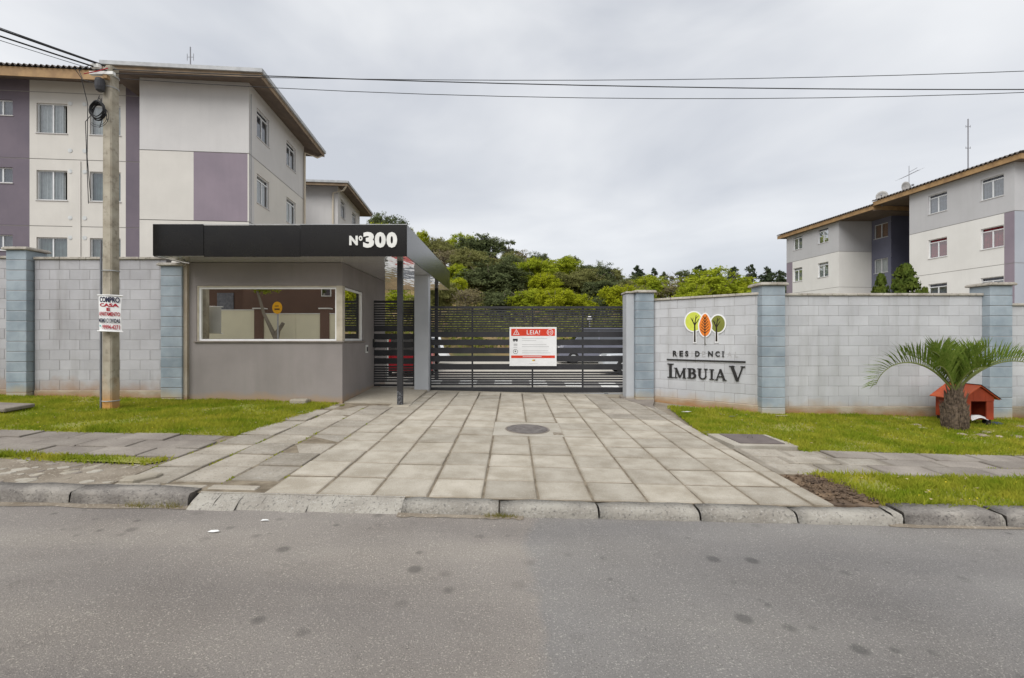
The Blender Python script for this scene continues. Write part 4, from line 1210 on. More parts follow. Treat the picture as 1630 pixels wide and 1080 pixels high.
span('middle and thickest overhead cable crossing the sky to the right', (px_, py_ - .05, 6.167), (26, 8.0, 6.31), .42, .009)
span('lowest thin overhead cable crossing the sky to the right', (px_, py_ + .05, 6.07), (26, 8.0, 7.42), .93, .006)
span('uppermost of the cables running from pole to upper left corner', (px_, py_ - .1, 6.2), (-15.5, -4, 7.2), .35, .006)
span('thick bundled cable running from pole to upper left corner', (px_, py_ - .12, 6.18), (-15.4, -4, 7.02), .35, .016)
span('lower thick cable running from pole to upper left corner', (px_, py_ - .08, 6.12), (-15.6, -4, 6.5), .3, .013)
span('lowest thin cable running from pole to upper left corner', (px_, py_ - .05, 6.08), (-15.7, -4, 6.3), .3, .005)
# poster strapped to the pole
po = thing('poster', 'white poster with red and navy lettering strapped to the pole', 'poster', (px_, py_ - .25, 1.6))
Yp = 7.9
def pf(px, py): return face_px(px, py, Yp)
(xL, zT_), (xR, zB_) = pf(158, 470), pf(194, 527)
mb = MB(); n = 12
bow = lambda u: -.035 * (1 - (2 * u - 1) ** 2)
for j in range(9):
    for i in range(n + 1):
        u, v = i / n, j / 8
        mb.v.append((xL + (xR - xL) * u - .01 * math.sin(v * 3.1), Yp + bow(u) + .008 * math.sin(5 * v + 2 * u), zB_ + (zT_ - zB_) * v - .015 * u))
mb.f = [(j * 13 + i, j * 13 + i + 1, (j + 1) * 13 + i + 1, (j + 1) * 13 + i) for j in range(8) for i in range(n)]
mb.build('sheet', M['sign_white'], po, True)
for z in (zT_, zB_): MB().tube([(xL - .02, Yp - .01, z), ((xL + xR) / 2, Yp - .05, z - .007), (xR + .03, Yp - .01, z - .015)], .01, 6).build('rod', M['sign_white'], po)
W_ = xR - xL; Hh = zT_ - zB_
for tx, u0, u1, v0, v1, m, bo in [('COMPRO', .07, .95, .045, .20, 'ink_navy', .03), ('CASA', .08, .92, .225, .32, 'ink_red', .04), ('E', .42, .58, .345, .435, 'ink_red', .04),
                                  ('APARTAMENTO', .03, .96, .465, .575, 'ink_red', .02), ('MESMO C/ DIVIDAS', .03, .96, .645, .765, 'ink_navy', .02), ('99994-4271', .22, .95, .82, .945, 'ink_red', .02)]:
    me = text_mesh(tx, (u1 - u0) * W_, (v1 - v0) * Hh, .001, M[m], bo)
    for v in me.vertices:
        xx = v.co.x + u0 * W_
        v.co = (xL + xx, Yp + bow(xx / W_) + v.co.y - .012, zT_ - v1 * Hh + v.co.z - .015 * xx / W_)
    link('lettering', me, po)
MB().lathe([(.012, 0), (.012, .003)], 12).xf(lambda a, b, c: (xL + W_ * .12 + a, Yp - .03 - c, zT_ - .86 * Hh + b * 1.4)).build('phone_symbol', M['ink_teal'], po)

# ------------------------------------------------------------------ doghouse, palm and the things round them
zd = zg(8.5, 8.6)
dh = thing('doghouse', 'small red wooden doghouse with orange gable roof behind palm', 'doghouse', (8.46, 8.68, zd))
dx0, dx1, dy0, dy1, dz0, dz1, dzp = 8.2, 8.73, 8.4, 8.95, zd + .1, .46, .655
xm = (dx0 + dx1) / 2
for (a, b, c, d) in ((dx0, dx0 + .03, dy0, dy1), (dx1 - .03, dx1, dy0, dy1), (dx0 + .031, dx1 - .031, dy1 - .03, dy1)):
    MB().box(a, b, c, d, dz0, dz1).build('side_wall', M['dog_paint'], dh)
MB().box(dx0, dx0 + .12, dy0 - .021, dy0 - .001, dz0, dz1 - .09).build('front_board', M['dog_paint'], dh)
MB().box(dx1 - .13, dx1, dy0 - .021, dy0 - .001, dz0, dz1 - .09).build('front_board', M['dog_paint'], dh)
for a, b, za_, zb_ in ((dx0 - .005, dx0 + .155, dz1 - .02, dz1 + .1), (dx0 + .158, dx1 - .158, dz1 + .1, dz1 + .1), (dx1 - .155, dx1 + .005, dz1 + .1, dz1 - .02)):
    pl = [(a, dz1 - .088), (b, dz1 - .088), (b, zb_)] + ([(xm, dzp - .02)] if za_ == zb_ else []) + [(a, za_)]
    MB().prism(pl, lambda u, v, w_: (u, w_, v), dy0 - .025, dy0 - .003).build('gable_board', M['dog_paint'], dh)
MB().box(dx0 + .031, dx1 - .031, dy0, dy1 - .031, dz0, dz0 + .03).build('floor', M['dog_paint'], dh)
for s_ in (-1, 1):
    pl = [(xm, dzp + .012), (xm + s_ * .345, dz1 - .05), (xm + s_ * .345, dz1 - .065), (xm, dzp - .008)]
    if s_ < 0: pl = pl[::-1]
    MB().prism(pl, lambda u, v, w_: (u, w_, v), dy0 - .06, dy1 + .04).build('roof', M['dog_roof'], dh)
    if s_ > 0:
        MB().prism([(xm - .01, dzp + .024), (xm + .36, dz1 - .045), (xm + .36, dz1 - .049), (xm, dzp + .014)], lambda u, v, w_: (u, w_, v), dy0 - .075, dy1 + .04).build('roof_felt', M['dark_edge'], dh)
for a in (dx0 + .02, dx1 - .1):
    for c in (dy0 + .01, dy1 - .09): MB().box(a, a + .08, c, c + .08, zd - .03, dz0 - .001).build('leg', M['dark_edge'], dh)
mb = MB()
for j in range(9):
    for i in range(13):
        u, v = i / 12, j / 8
        mb.v.append((dx0 + .13 + .3 * u, dy0 - .03 + .3 * v, dz0 + .035 + .05 * math.sin(u * 3) * (.5 + .5 * math.sin(4 * v + 3 * u)) - (.05 if j == 0 else 0)))
mb.f = [(j * 13 + i, j * 13 + i + 1, (j + 1) * 13 + i + 1, (j + 1) * 13 + i) for j in range(8) for i in range(12)]
tag(mb.build('blanket', M['cloth_white'], None, True), 'white blanket in the doorway of the doghouse', 'blanket')
def rock(name, x, y, s_, m, label, cat, zf=None, sq=.55):
    mb = MB()
    for r_, h in ((.75, -.3), (1, .05), (.85, .4), (.45, .62), (.05, .68)):
        for k in range(8):
            a = 6.2832 * k / 8
            q = s_ * r_ * random.uniform(.8, 1.15)
            mb.v.append((q * math.cos(a), q * math.sin(a) * .75, s_ * h * sq * random.uniform(.85, 1.15)))
    for i in range(4):
        for k in range(8): mb.f.append((i * 8 + k, i * 8 + (k + 1) % 8, (i + 1) * 8 + (k + 1) % 8, (i + 1) * 8 + k))
    o = link(name, mb.mesh(name, M[m]), None, False, (x, y, zg(x, y) if zf is None else zf), (0, 0, random.random() * 6))
    return tag(o, label, cat)
rock('cloth_bundle', 8.95, 8.55, .11, 'cloth_blue', 'dark blue cloth bundle right of the doghouse', 'cloth')
rock('rubble', 9.15, 8.3, .09, 'stone', 'pale rubble piece farthest right, beside blue cloth', 'rubble')
for i, (x, y, s_, lab) in enumerate([(7.35, 7.55, .08, 'flat rubble in front of the palm, just left of centre'), (7.62, 7.5, .1, 'flat rubble directly in front of the palm trunk'),
                                     (7.95, 7.75, .1, 'rounded stone right of the palm trunk'), (7.85, 7.45, .07, 'small rubble front right of the palm'),
                                     (8.1, 7.42, .13, 'long flat rubble farthest front right of the palm'), (7.1, 8.0, .09, 'grey rubble left of the palm trunk'),
                                     (6.75, 7.95, .06, 'small pale rubble farthest left of the palm'), (7.2, 8.25, .11, 'rubble behind palm at its left')]):
    rock('rubble', x, y, s_, 'stone', lab, 'rubble', sq=.4)
wbd = thing('white_board', 'white board at the right picture edge by the wall', 'board', (9.95, 8.85, zg(9.9, 8.85)))
MB().cbox(-.02, .5, 0, .02, .28, .62, .005).build('panel', M['sign_white'], wbd, local=True)
MB().box(.02, .06, .021, .05, -.05, .6).build('stake', M['wood_fascia'], wbd, local=True)

pxm, pym = 7.66, 8.0
pzm = zg(pxm, pym)
palm = thing('palm', 'small stout palm with arching feather fronds on right lawn', 'palm', (pxm, pym, pzm))
mb = MB().lathe([(.13, -.1), (.145, .0), (.165, .08), (.172, .18), (.165, .28), (.145, .38), (.118, .47), (.09, .56), (.065, .64), (.03, .7)], 18)
mb.v = [(a * (1 + .06 * math.sin(9 * c)), b, c) for a, b, c in mb.v]
tk = mb.build('trunk', M['palm_bark'], palm, True, True)
mb = MB()
for i in range(330):                                   # old leaf bases
    h = (i % 19) / 19 * .66 + random.uniform(-.02, .02)
    rr = float(np.interp(h, [0, .08, .18, .28, .38, .47, .56, .66], [.145, .165, .172, .165, .145, .118, .09, .06]))
    a = i * 2.39996 + random.uniform(-.25, .25)
    l = random.choice((.03, .05, .07, .12)) * random.uniform(.7, 1.3) * (1.5 if h > .45 else 1)
    d = Vector((math.cos(a), math.sin(a), 0)); s_ = Vector((-d.y, d.x, 0)) * random.uniform(.005, .022)
    p = d * rr * .93 + Vector((0, 0, h)); q = d * (rr + l * random.uniform(.15, .5)) + Vector((0, 0, h + l))
    mb.add([p - s_, p + s_, q + s_ * .4, q - s_ * .4, p + d * .03 - Vector((0, 0, .03))], [(0, 1, 2, 3), (4, 0, 3), (4, 1, 2), (4, 3, 2), (4, 0, 1)])
mb.build('leaf_base', M['palm_bark'], tk, local=True)['kind'] = 'stuff'
mpalm = leafmat('palm_leaf', (0.08, 0.15, 0.018), (0.22, 0.27, 0.06), 22, 0.35)
mrach = mat('palm_stalk', (0.20, 0.22, 0.07), (0.15, 0.18, 0.05), 6, 0.6)
def frond(az_, el, length, droop, leaf=.5, nl=38):
    """feather leaf: stalk leaves the crown at elevation el, bends over by droop"""
    pts = []; p = Vector((0, 0, .62)); e = el
    hd = Vector((math.cos(az_), math.sin(az_), 0))
    n = 22
    for i in range(n + 1):
        pts.append(p.copy())
        p = p + (hd * math.cos(e) + Vector((0, 0, math.sin(e)))) * (length / n)
        e -= droop / n * (.35 + 1.3 * i / n)
    mb = MB().tube(pts, [.017 * (1 - i / (n + 2)) + .003 for i in range(n + 1)], 6)
    k0 = len(mb.f)
    sd_ = Vector((-hd.y, hd.x, 0))
    for i in range(nl):
        t_ = .16 + .84 * i / (nl - 1)
        q = t_ * n; k = min(int(q), n - 1)
        P = pts[k].lerp(pts[k + 1], q - k)
        T = (pts[k + 1] - pts[k]).normalized()
        Nn = sd_.cross(T) * -1
        if Nn.z < 0: Nn = -Nn
        L_ = leaf * (math.sin(min(1, t_ * 1.05) * 2.5 + .35) * .75 + .25) * random.uniform(.85, 1.1)
        for s_ in (-1, 1):
            d = (T * .66 + sd_ * s_ * .36 + Nn * .8 + Vector((random.gauss(0, .06), random.gauss(0, .06), random.gauss(0, .06)))).normalized()
            wv = d.cross(Nn).normalized() * .0115
            mid = P + d * L_ * .5; tip = P + d * L_ - Vector((0, 0, .02 + .05 * L_))
            mb.add([P - wv * .5, P + wv * .5, mid + wv, tip, mid - wv], [(0, 1, 2, 4), (4, 2, 3)])
    me = mb.mesh('frond', None)
    me.materials.append(mrach); me.materials.append(mpalm)
    me.polygons.foreach_set('material_index', [0] * k0 + [1] * (len(mb.f) - k0))
    return link('frond', me, palm, True)
for a, e, l, d in [(R(182), R(53), 1.75, 2.35), (R(-4), R(50), 1.75, 1.9), (R(165), R(62), 1.05, 1.0), (R(205), R(66), 1.15, 1.15), 
                   (R(25), R(62), 1.2, 1.3), (R(-35), R(62), 1.15, 1.3), (R(-95), R(64), .85, 1.3), (R(-150), R(58), 1.1, 1.6), (R(100), R(85), .85, .4), (R(-15), R(76), .95, .8)]:
    frond(a, e, l, d)

# ------------------------------------------------------------------ cars in the parking area
def car(name, label, loc, rz, L_, W_, H_, paint, hood=.26, boot=.08, group='cars parked behind the gate'):
    c = thing(name, label, 'car', loc, rz, group)
    hb = H_ * .56
    x0, x1 = -L_ / 2, L_ / 2
    side = [(x0, .32), (x0 + .02, hb * .78), (x0 + .12, hb * .93), (x0 + L_ * hood, hb), (x1 - L_ * boot, hb * 1.02), (x1 - .03, hb * .9), (x1, .4), (x1 - .05, .2), (x0 + .05, .2)]
    mb = MB(); n = len(side)
    secs = [(-W_ / 2, .93, 0), (-W_ / 2 + .07, 1, 0), (W_ / 2 - .07, 1, 0), (W_ / 2, .93, 0)]
    for (yy, k, _) in secs:
        for (a, b) in side: mb.v.append((a * k, yy, .2 + (b - .2) * (k if b > .3 else 1)))
    for i in range(3):
        for j in range(n): mb.f.append((i * n + j, (i + 1) * n + j, (i + 1) * n + (j + 1) % n, i * n + (j + 1) % n))
    mb.f += [tuple(range(n)), tuple(3 * n + j for j in range(n))[::-1]]
    body = mb.build('body', M[paint], c, local=True)
    gx = [(x0 + L_ * hood - .02, hb - .02), (x0 + L_ * (hood + .16), H_ - .05), (x0 + L_ * (hood + .24), H_), (x1 - L_ * boot - .25, H_ - .01), (x1 - L_ * boot - .12, H_ - .07), (x1 - L_ * boot + .05, hb)]
    mb = MB(); n = len(gx)
    for sgn in (-1, 1):
        for (a, b) in gx: mb.v.append((a, sgn * (W_ / 2 - .05 - (b - hb) / (H_ - hb) * .16), b))
    mb.f = [(j, j + 1, n + j + 1, n + j) for j in range(n - 1)] + [tuple(range(n)), tuple(n + j for j in range(n))[::-1]]
    mb.build('cabin', M[paint], c, local=True)
    def glass(poly, sgn):
        mb = MB()
        mb.add([(a, sgn * (W_ / 2 - .05 - (b - hb) / (H_ - hb) * .16 + .006), b) for a, b in poly], [tuple(range(len(poly)))])
        mb.build('side_window', M['car_glass'], c, local=True)
    xa, xb, xc = x0 + L_ * hood + .12, x0 + L_ * (hood + .3), x1 - L_ * boot - .12
    for sgn in (-1, 1):
        glass([(xa, hb + .03), (xa + L_ * .125, H_ - .1), (xb + .12, H_ - .09), (xb + .12, hb + .03)], sgn)
        glass([(xb + .19, hb + .03), (xb + .19, H_ - .09), (xc - .16, H_ - .09), (xc, hb + .04)], sgn)
    for (p, q, nm_) in ((gx[0], gx[1], 'windscreen'), (gx[5], gx[4], 'rear_window')):
        mb = MB(); dx = -.008 if nm_ == 'windscreen' else .008
        f_ = lambda t_: (p[0] + (q[0] - p[0]) * t_ + dx, p[1] + (q[1] - p[1]) * t_ + .004)
        (a0, b0), (a1, b1) = f_(.12), f_(.92)
        w0, w1 = W_ / 2 - .12 - .02, W_ / 2 - .24
        mb.add([(a0, -w0, b0), (a0, w0, b0), (a1, w1, b1), (a1, -w1, b1)], [(0, 1, 2, 3)])
        mb.build(nm_, M['car_glass'], c, local=True)
    for xx in (x0 + L_ * .18, x1 - L_ * .19):
        for sgn in (-1, 1):
            wv = MB().lathe([(.2, -.1), (.3, -.09), (.31, 0), (.3, .09), (.2, .1)], 18).xf(lambda a, b, cc: (xx + a, sgn * (W_ / 2 - .09) + cc, .31 + b)).build('wheel', M['tyre'], c, local=True)
            MB().lathe([(.19, -.012), (.17, .0), (.05, .006), (.01, .01)], 14).xf(lambda a, b, cc: (xx + a, sgn * (W_ / 2 + .012 + cc), .31 + b)).build('rim', M['galvanised'], wv, local=True)
    for sgn in (-1, 1):
        MB().box(x0 - .008, x0 + .1, sgn * W_ * .36 - .13, sgn * W_ * .36 + .13, hb * .68, hb * .84).build('headlight', M['lamp_clear'], c, local=True)
        MB().box(x1 - .1, x1 + .008, sgn * W_ * .4 - .09, sgn * W_ * .4 + .09, hb * .66, hb * .98).build('tail_light', M['lamp_red'], c, local=True)
    MB().box(x0 - .03, x0 + .06, -W_ * .44, W_ * .44, .3, .46).build('bumper', M[paint], c, local=True)
    MB().box(x1 - .06, x1 + .03, -W_ * .44, W_ * .44, .3, .5).build('bumper', M[paint], c, local=True)
    MB().box(x1 + .031, x1 + .036, -.2, .2, .52, .62).build('number_plate', M['off_white'], c, local=True)
    return c
LZ = lambda x, y: terrain(x, y) + .06
car('parked_car', 'red car parked behind the pedestrian gate', (-3.75, 17.6, LZ(-3.7, 17.6)), R(-84), 3.8, 1.65, 1.45, 'car_red')
car('parked_car', 'white car parked behind left end of sliding gate', (-5.2, 23.5, LZ(-5, 23.5)), R(12), 3.9, 1.65, 1.45, 'car_white')
car('parked_van', 'dark grey van parked behind right half of sliding gate', (4.55, 25.0, LZ(4.5, 25)), R(2), 4.3, 1.75, 1.9, 'car_grey', hood=.16, boot=.03)
car('parked_car', 'silver car parked close behind right gate pillar', (5.35, 17.2, LZ(5.3, 17.2)), R(-4), 4.0, 1.7, 1.45, 'car_silver')
mb = MB()
hp = thing('speed_hump', 'low speed hump with white and grey bars behind gate', 'speed hump', (.5, 13.6, LZ(.5, 13.6)), kind='structure')
for i in range(16):
    x = -3 + i * .5
    mb = MB()
    for k in range(2):
        prof = [(12.9, 0.004), (13.2, .05), (13.55, .07), (13.9, .05), (14.2, .004)]
    mb.v = [(xx, y, LZ(xx, y) + z) for xx in (x + .002, x + .498) for y, z in prof]
    mb.f = [(j, 5 + j, 6 + j, j + 1) for j in range(4)]
    mb.build('bar', M['lane_paint' if i % 2 else 'hump_grey'], hp)
lw = thing('service_wall', 'low white wall seen through the pedestrian gate', 'wall', (-3.75, 13.6, LZ(-3.7, 13.6)))
MB().box(-4.1, -3.62, 13.4, 13.55, 0.1, 1.55).build('panel', M['off_white'], lw)
MB().box(-4.12, -3.60, 13.38, 13.57, 1.551, 1.6).build('coping', M['coping'], lw)
lp = thing('lamp_post', 'small white lamp on a thin post behind the gate', 'lamp post', (4.5, 26.8, LZ(4.5, 26.8)))
MB().tube([(4.5, 26.8, .2), (4.5, 26.8, 2.6)], .035, 8).build('post', M['galvanised'], lp)
MB().lathe([(.05, 0), (.15, .04), (.15, .1), (.08, .22), (.02, .25)], 14, (4.5, 26.8, 2.6)).build('lamp_head', M['off_white'], lp)

# ------------------------------------------------------------------ apartment buildings
def grid_face(bld, org, du, w0, w1, z0, z1, zones, holes, out_, grooves=(), reveal=.12):
    """one rendered facade in the building's own axes. org + du*u + z. zones: (u0,u1,z0,z1,material), later wins.
    holes are cut out and get reveals; out_ is the outward normal."""
    org, du, out_ = Vector(org), Vector(du), Vector(out_)
    us = sorted({w0, w1, *[q for zn in zones for q in zn[:2] if w0 < q < w1], *[q for h in holes for q in h[:2]]})
    zs = sorted({z0, z1, *[q for zn in zones for q in zn[2:4] if z0 < q < z1], *[q for h in holes for q in h[2:4]], *[q for g in grooves for q in (g - .014, g + .014)]})
    mbs = {}
    gr = MB()
    for i in range(len(us) - 1):
        for j in range(len(zs) - 1):
            uc, zc = (us[i] + us[i + 1]) / 2, (zs[j] + zs[j + 1]) / 2
            if any(h[0] < uc < h[1] and h[2] < zc < h[3] for h in holes): continue
            m = None
            for zi, zn in enumerate(zones):
                if zn[0] < uc < zn[1] and zn[2] < zc < zn[3]: m = (zi, zn[4])
            isg = any(abs(zc - g) < .014 for g in grooves)
            P = lambda u, z, o: tuple(org + du * u + Vector((0, 0, z)) + out_ * o)
            if isg: gr.add([P(us[i], zs[j] - .01, -.012), P(us[i + 1], zs[j] - .01, -.012), P(us[i + 1], zs[j + 1] + .01, -.012), P(us[i], zs[j + 1] + .01, -.012)], [(0, 1, 2, 3)])
            elif m: mbs.setdefault(m, MB()).add([P(us[i], zs[j], 0), P(us[i + 1], zs[j], 0), P(us[i + 1], zs[j + 1], 0), P(us[i], zs[j + 1], 0)], [(0, 1, 2, 3)])
    for h in holes:
        m = [(zi, zn[4]) for zi, zn in enumerate(zones) if zn[0] < (h[0] + h[1]) / 2 < zn[1] and zn[2] < (h[2] + h[3]) / 2 < zn[3]][-1]
        c = [(h[0], h[2]), (h[1], h[2]), (h[1], h[3]), (h[0], h[3])]
        for k in range(4):
            (a, b), (a2, b2) = c[k], c[(k + 1) % 4]
            mbs[m].add([P(a, b, 0), P(a2, b2, 0), P(a2, b2, -reveal), P(a, b, -reveal)], [(0, 1, 2, 3)])
    for m, q in mbs.items(): q.build('wall', M[m[1]], bld, local=True)
    if gr.v: gr.build('groove', M['groove'], bld, local=True)
def window(bld, org, du, u0, u1, z0, z1, out_, curtain='curtain_white', split=None, transom=False, open_=False):
    org, du, out_ = Vector(org), Vector(du), Vector(out_)
    P = lambda u, z, o: tuple(org + du * u + Vector((0, 0, z)) + out_ * o)
    def bx(mb, a, b, c, d, o0, o1):
        mb.add([P(a, c, o0), P(b, c, o0), P(b, d, o0), P(a, d, o0), P(a, c, o1), P(b, c, o1), P(b, d, o1), P(a, d, o1)],
               [(0, 1, 2, 3), (7, 6, 5, 4), (0, 4, 5, 1), (1, 5, 6, 2), (2, 6, 7, 3), (3, 7, 4, 0)])
    f = .04
    mb = MB()
    bx(mb, u0, u1, z0, z0 + f, -.12, -.07); bx(mb, u0, u1, z1 - f, z1, -.12, -.07)
    bx(mb, u0, u0 + f, z0 + f, z1 - f, -.12, -.07); bx(mb, u1 - f, u1, z0 + f, z1 - f, -.12, -.07)
    um = u0 + (u1 - u0) * (split or .5)
    zt = z1 - f - ((z1 - z0) * .16 if transom else 0)
    bx(mb, um - .025, um + .025, z0 + f, zt, -.118, -.065)
    if transom: bx(mb, u0 + f, u1 - f, zt, zt + .045, -.119, -.068)
    wo = mb.build('window', M['alu_frame'], bld, local=True)
    for a, b in ((u0 + f, um - .025), (um + .025, u1 - f)):
        if open_ and a > um: b = a + (b - a) * .68
        mb = MB().add([P(a, z0 + f, -.095), P(b, z0 + f, -.095), P(b, zt, -.095), P(a, zt, -.095)], [(0, 1, 2, 3)])
        mb.build('pane', M['house_glass'], wo, local=True)
    n = 28
    mb = MB()
    cu0, cu1 = u0 - .02, u1 + .02
    if open_: cu1 = u0 + (u1 - u0) * .8
    for i in range(n + 1):
        u = cu0 + (cu1 - cu0) * i / n
        o = -.2 - .025 * math.sin(i * 1.9) - .01 * math.sin(i * .7)
        mb.v += [P(u, z0 - .05, o), P(u, z1 + .05, o)]
    mb.f = [(2 * i, 2 * i + 2, 2 * i + 3, 2 * i + 1) for i in range(n)]
    mb.build('curtain', M[curtain], wo, local=True)
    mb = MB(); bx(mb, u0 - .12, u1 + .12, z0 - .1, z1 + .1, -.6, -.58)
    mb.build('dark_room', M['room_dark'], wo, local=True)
    mb = MB(); bx(mb, u0 - .03, u1 + .03, z0 - .035, z0 - .001, -.12, .03)
    mb.build('sill', M['render_grey'], wo, local=True)
def corrugated(bld, u0, u1, y0, y1, z0, z1, pitch, amp, along='x', m='roof_tile'):
    n = int((u1 - u0) / pitch * 8)
    mb = MB()
    for i in range(n + 1):
        u = u0 + (u1 - u0) * i / n
        h = amp * math.sin(6.2832 * (u - u0) / pitch)
        for (yy, zz) in ((y0, z0), (y0, z0 - .02), (y1, z1)):
            mb.v.append((u, yy, zz + h) if along == 'x' else (yy, u, zz + h))
    mb.f = [(3 * i, 3 * i + 3, 3 * i + 5, 3 * i + 2) for i in range(n)] + [(3 * i + 1, 3 * i + 4, 3 * i + 3, 3 * i) for i in range(n)]
    return mb.build('roof_tiles', M[m], bld, True, True)

zb0 = 0.1
lb = thing('apartment_building', 'grey, cream and purple apartment block on the left', 'apartment building', (-10.38, 18.24, zb0), .0924)
Z = lambda z: z - zb0
LN = [Z(8.82), Z(6.12), Z(3.42)]
FL = [Z(9.8), Z(7.1), Z(4.4), Z(1.7)]
def block_A(y0, near):
    """projecting block, front face at y0"""
    D_ = 6.12
    gy, cm, pu = 'render_grey', 'render_cream', 'render_purple'
    grid_face(lb, (-4.03, y0, 0), (1, 0, 0), 0, 4.03, -.2, Z(11.62), [(0, 4.1, -.3, Z(11.7), gy), (0, 4.1, -.3, LN[0], cm), (1.97, 3.98, LN[1], LN[0], pu)], [], (0, -1, 0), LN[:2])
    holes = [(a, b, z, z + 1.19) for z in FL for a, b in ((.69, 1.86), (3.77, 4.95))]
    grid_face(lb, (0, y0, 0), (0, 1, 0), 0, D_, -.2, Z(11.62), [(0, D_, -.3, Z(11.7), gy), (.46, D_, -.3, LN[0], cm)], holes, (1, 0, 0), LN[:2])
    for i, h in enumerate(holes):
        window(lb, (0, y0, 0), (0, 1, 0), *h, (1, 0, 0), ['curtain_grey', 'curtain_grey', 'curtain_white', 'curtain_white', 'curtain_teal', 'curtain_white', 'curtain_grey', 'curtain_white'][i], transom=True)
    MB().box(-4.02, -.01, y0 + D_ - .05, y0 + D_, -.2, Z(11.6)).build('wall', M['render_grey'], lb, local=True)
    MB().box(-4.03, -3.99, y0 + .02, y0 + D_ - .06, -.2, Z(11.6)).build('wall', M['render_grey'], lb, local=True)
    # eaves: wooden soffit and fascia, metal gutter, low hipped roof
    o = .78
    x0, x1, ya, yb = -4.8, o, y0 - o, y0 + D_ + o
    zf0, zf1 = Z(11.40), Z(11.60)
    mb = MB()
    mb.add([(x0, ya, zf0 + .02), (x1, ya, zf0 + .02), (x1, yb, zf0 + .02), (x0, yb, zf0 + .02), (-4.0, y0 + .01, Z(11.61)), (-.01, y0 + .01, Z(11.61)), (-.01, y0 + D_, Z(11.61)), (-4.0, y0 + D_, Z(11.61))],
           [(0, 1, 5, 4), (1, 2, 6, 5), (2, 3, 7, 6), (3, 0, 4, 7)])
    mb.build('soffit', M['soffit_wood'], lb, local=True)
    MB().box(x0, x1, ya - .03, ya, zf0, zf1).build('fascia_board', M['old_fascia'], lb, local=True)
    MB().box(x1 + .001, x1 + .03, ya - .03, yb, zf0, zf1).build('fascia_board', M['old_fascia'], lb, local=True)
    MB().box(x0 - .02, x1 + .1, ya - .12, ya - .032, zf1 - .03, zf1 + .11).box(x1 + .032, x1 + .11, ya - .03, yb, zf1 - .03, zf1 + .11).build('gutter', M['galvanised'], lb, local=True)
    xm_, ym0, ym1 = (x0 + x1) / 2, y0 + 2, y0 + D_ - 2
    mb = MB().add([(x0, ya, zf1 + .12), (x1 + .05, ya, zf1 + .12), (x1 + .05, yb, zf1 + .12), (x0, yb, zf1 + .12), (xm_, ym0, zf1 + .75), (xm_, ym1, zf1 + .75)], [(0, 1, 4), (1, 2, 5, 4), (2, 3, 5), (3, 0, 4, 5)])
    mb.build('roof', M['roof_sheet'], lb, local=True)
    if not near:
        MB().tube([(x1 - .05, ya + .05, zf0), (x1 - .3, ya + .3, zf0 - .2), (-.3, y0 - .06, zf0 - .25), (-.3, y0 - .06, 0)], .06, 8).build('downpipe', M['pvc_cream'], lb, local=True)
    else:
        MB().tube([(.05, .08, Z(11.2)), (.05, .08, 0)], .012, 6).build('cable_pipe', M['grey_pvc'], lb, local=True)
        MB().tube([(x1 - .05, yb - .2, zf0), (x1 - .25, yb - .3, zf0 - .15), (.08, yb - .9, zf0 - .15), (.08, yb - .95, 0)], .05, 8).build('downpipe', M['pvc_cream'], lb, local=True)
block_A(0, True)
block_A(12.42, False)
# recessed wing towards the left
xw = -18.0
holes = [(a - xw, b - xw, z, z + 1.2) for z in FL for a, b in ((-8.666, -7.525), (-6.68, -5.516))] + [(-10.35 - xw, -9.54 - xw, z + .65, z + 1.27) for z in FL]
zn = [(0, 9.5, -.3, 12.5, 'render_plum'), (-5.32 - xw, 14, -.3, 12.5, 'render_plum'), (-8.92 - xw, -5.32 - xw, -.3, 12.5, 'render_cream'), (0, -10.6 - xw, -.3, 12.5, 'render_cream')]
grid_face(lb, (xw, 1.15, 0), (1, 0, 0), 0, -4.03 - xw, -.2, Z(11.98), zn, holes, (0, -1, 0), [Z(11.44), Z(8.75), Z(6.05), Z(3.35)])
for i, h in enumerate(holes):
    cu = ['curtain_white', 'curtain_white', 'curtain_white', 'curtain_teal', 'curtain_teal', 'curtain_teal', 'curtain_white', 'curtain_white'][i] if i < 8 else 'curtain_grey'
    window(lb, (xw, 1.15, 0), (1, 0, 0), *h, (0, -1, 0), cu, open_=i in (0, 2))
MB().box(-7.31, -7.01, 1.12, 1.147, -.1, Z(8.7)).build('pilaster', M['render_cream'], lb, local=True)
for zz in (11.02, 9.12, 8.28, 6.4, 5.6):
    for xx in (-7.41, -6.87):
        MB().lathe([(.085, 0), (.085, .01), (.03, .014)], 12).xf(lambda a, b, c: (xx + a, 1.147 - c, Z(zz) + b)).build('fixing_cap', M['curtain_white'], lb, local=True)
MB().box(xw, -4.05, 1.18, 12.4, Z(11.9), Z(11.95)).build('ceiling', M['soffit_wood'], lb, local=True)
MB().box(-4.1, -3.0, 6.3, 12.3, -.2, Z(11.2)).build('wall', M['render_grey'], lb, local=True)
MB().box(xw, -3.85, .34, .37, Z(11.62), Z(11.98)).build('fascia_board', M['wood_fascia'], lb, local=True)
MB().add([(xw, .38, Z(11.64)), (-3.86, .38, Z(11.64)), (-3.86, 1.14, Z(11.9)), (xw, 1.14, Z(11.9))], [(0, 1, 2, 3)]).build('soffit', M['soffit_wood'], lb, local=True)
corrugated(lb, xw, -3.6, .26, 6.0, Z(12.04), Z(13.4), .2, .045)
ma = thing('lightning_rod', 'thin lightning rod on the left building roof', 'lightning rod', (-14.26, 20.5, 12.0))
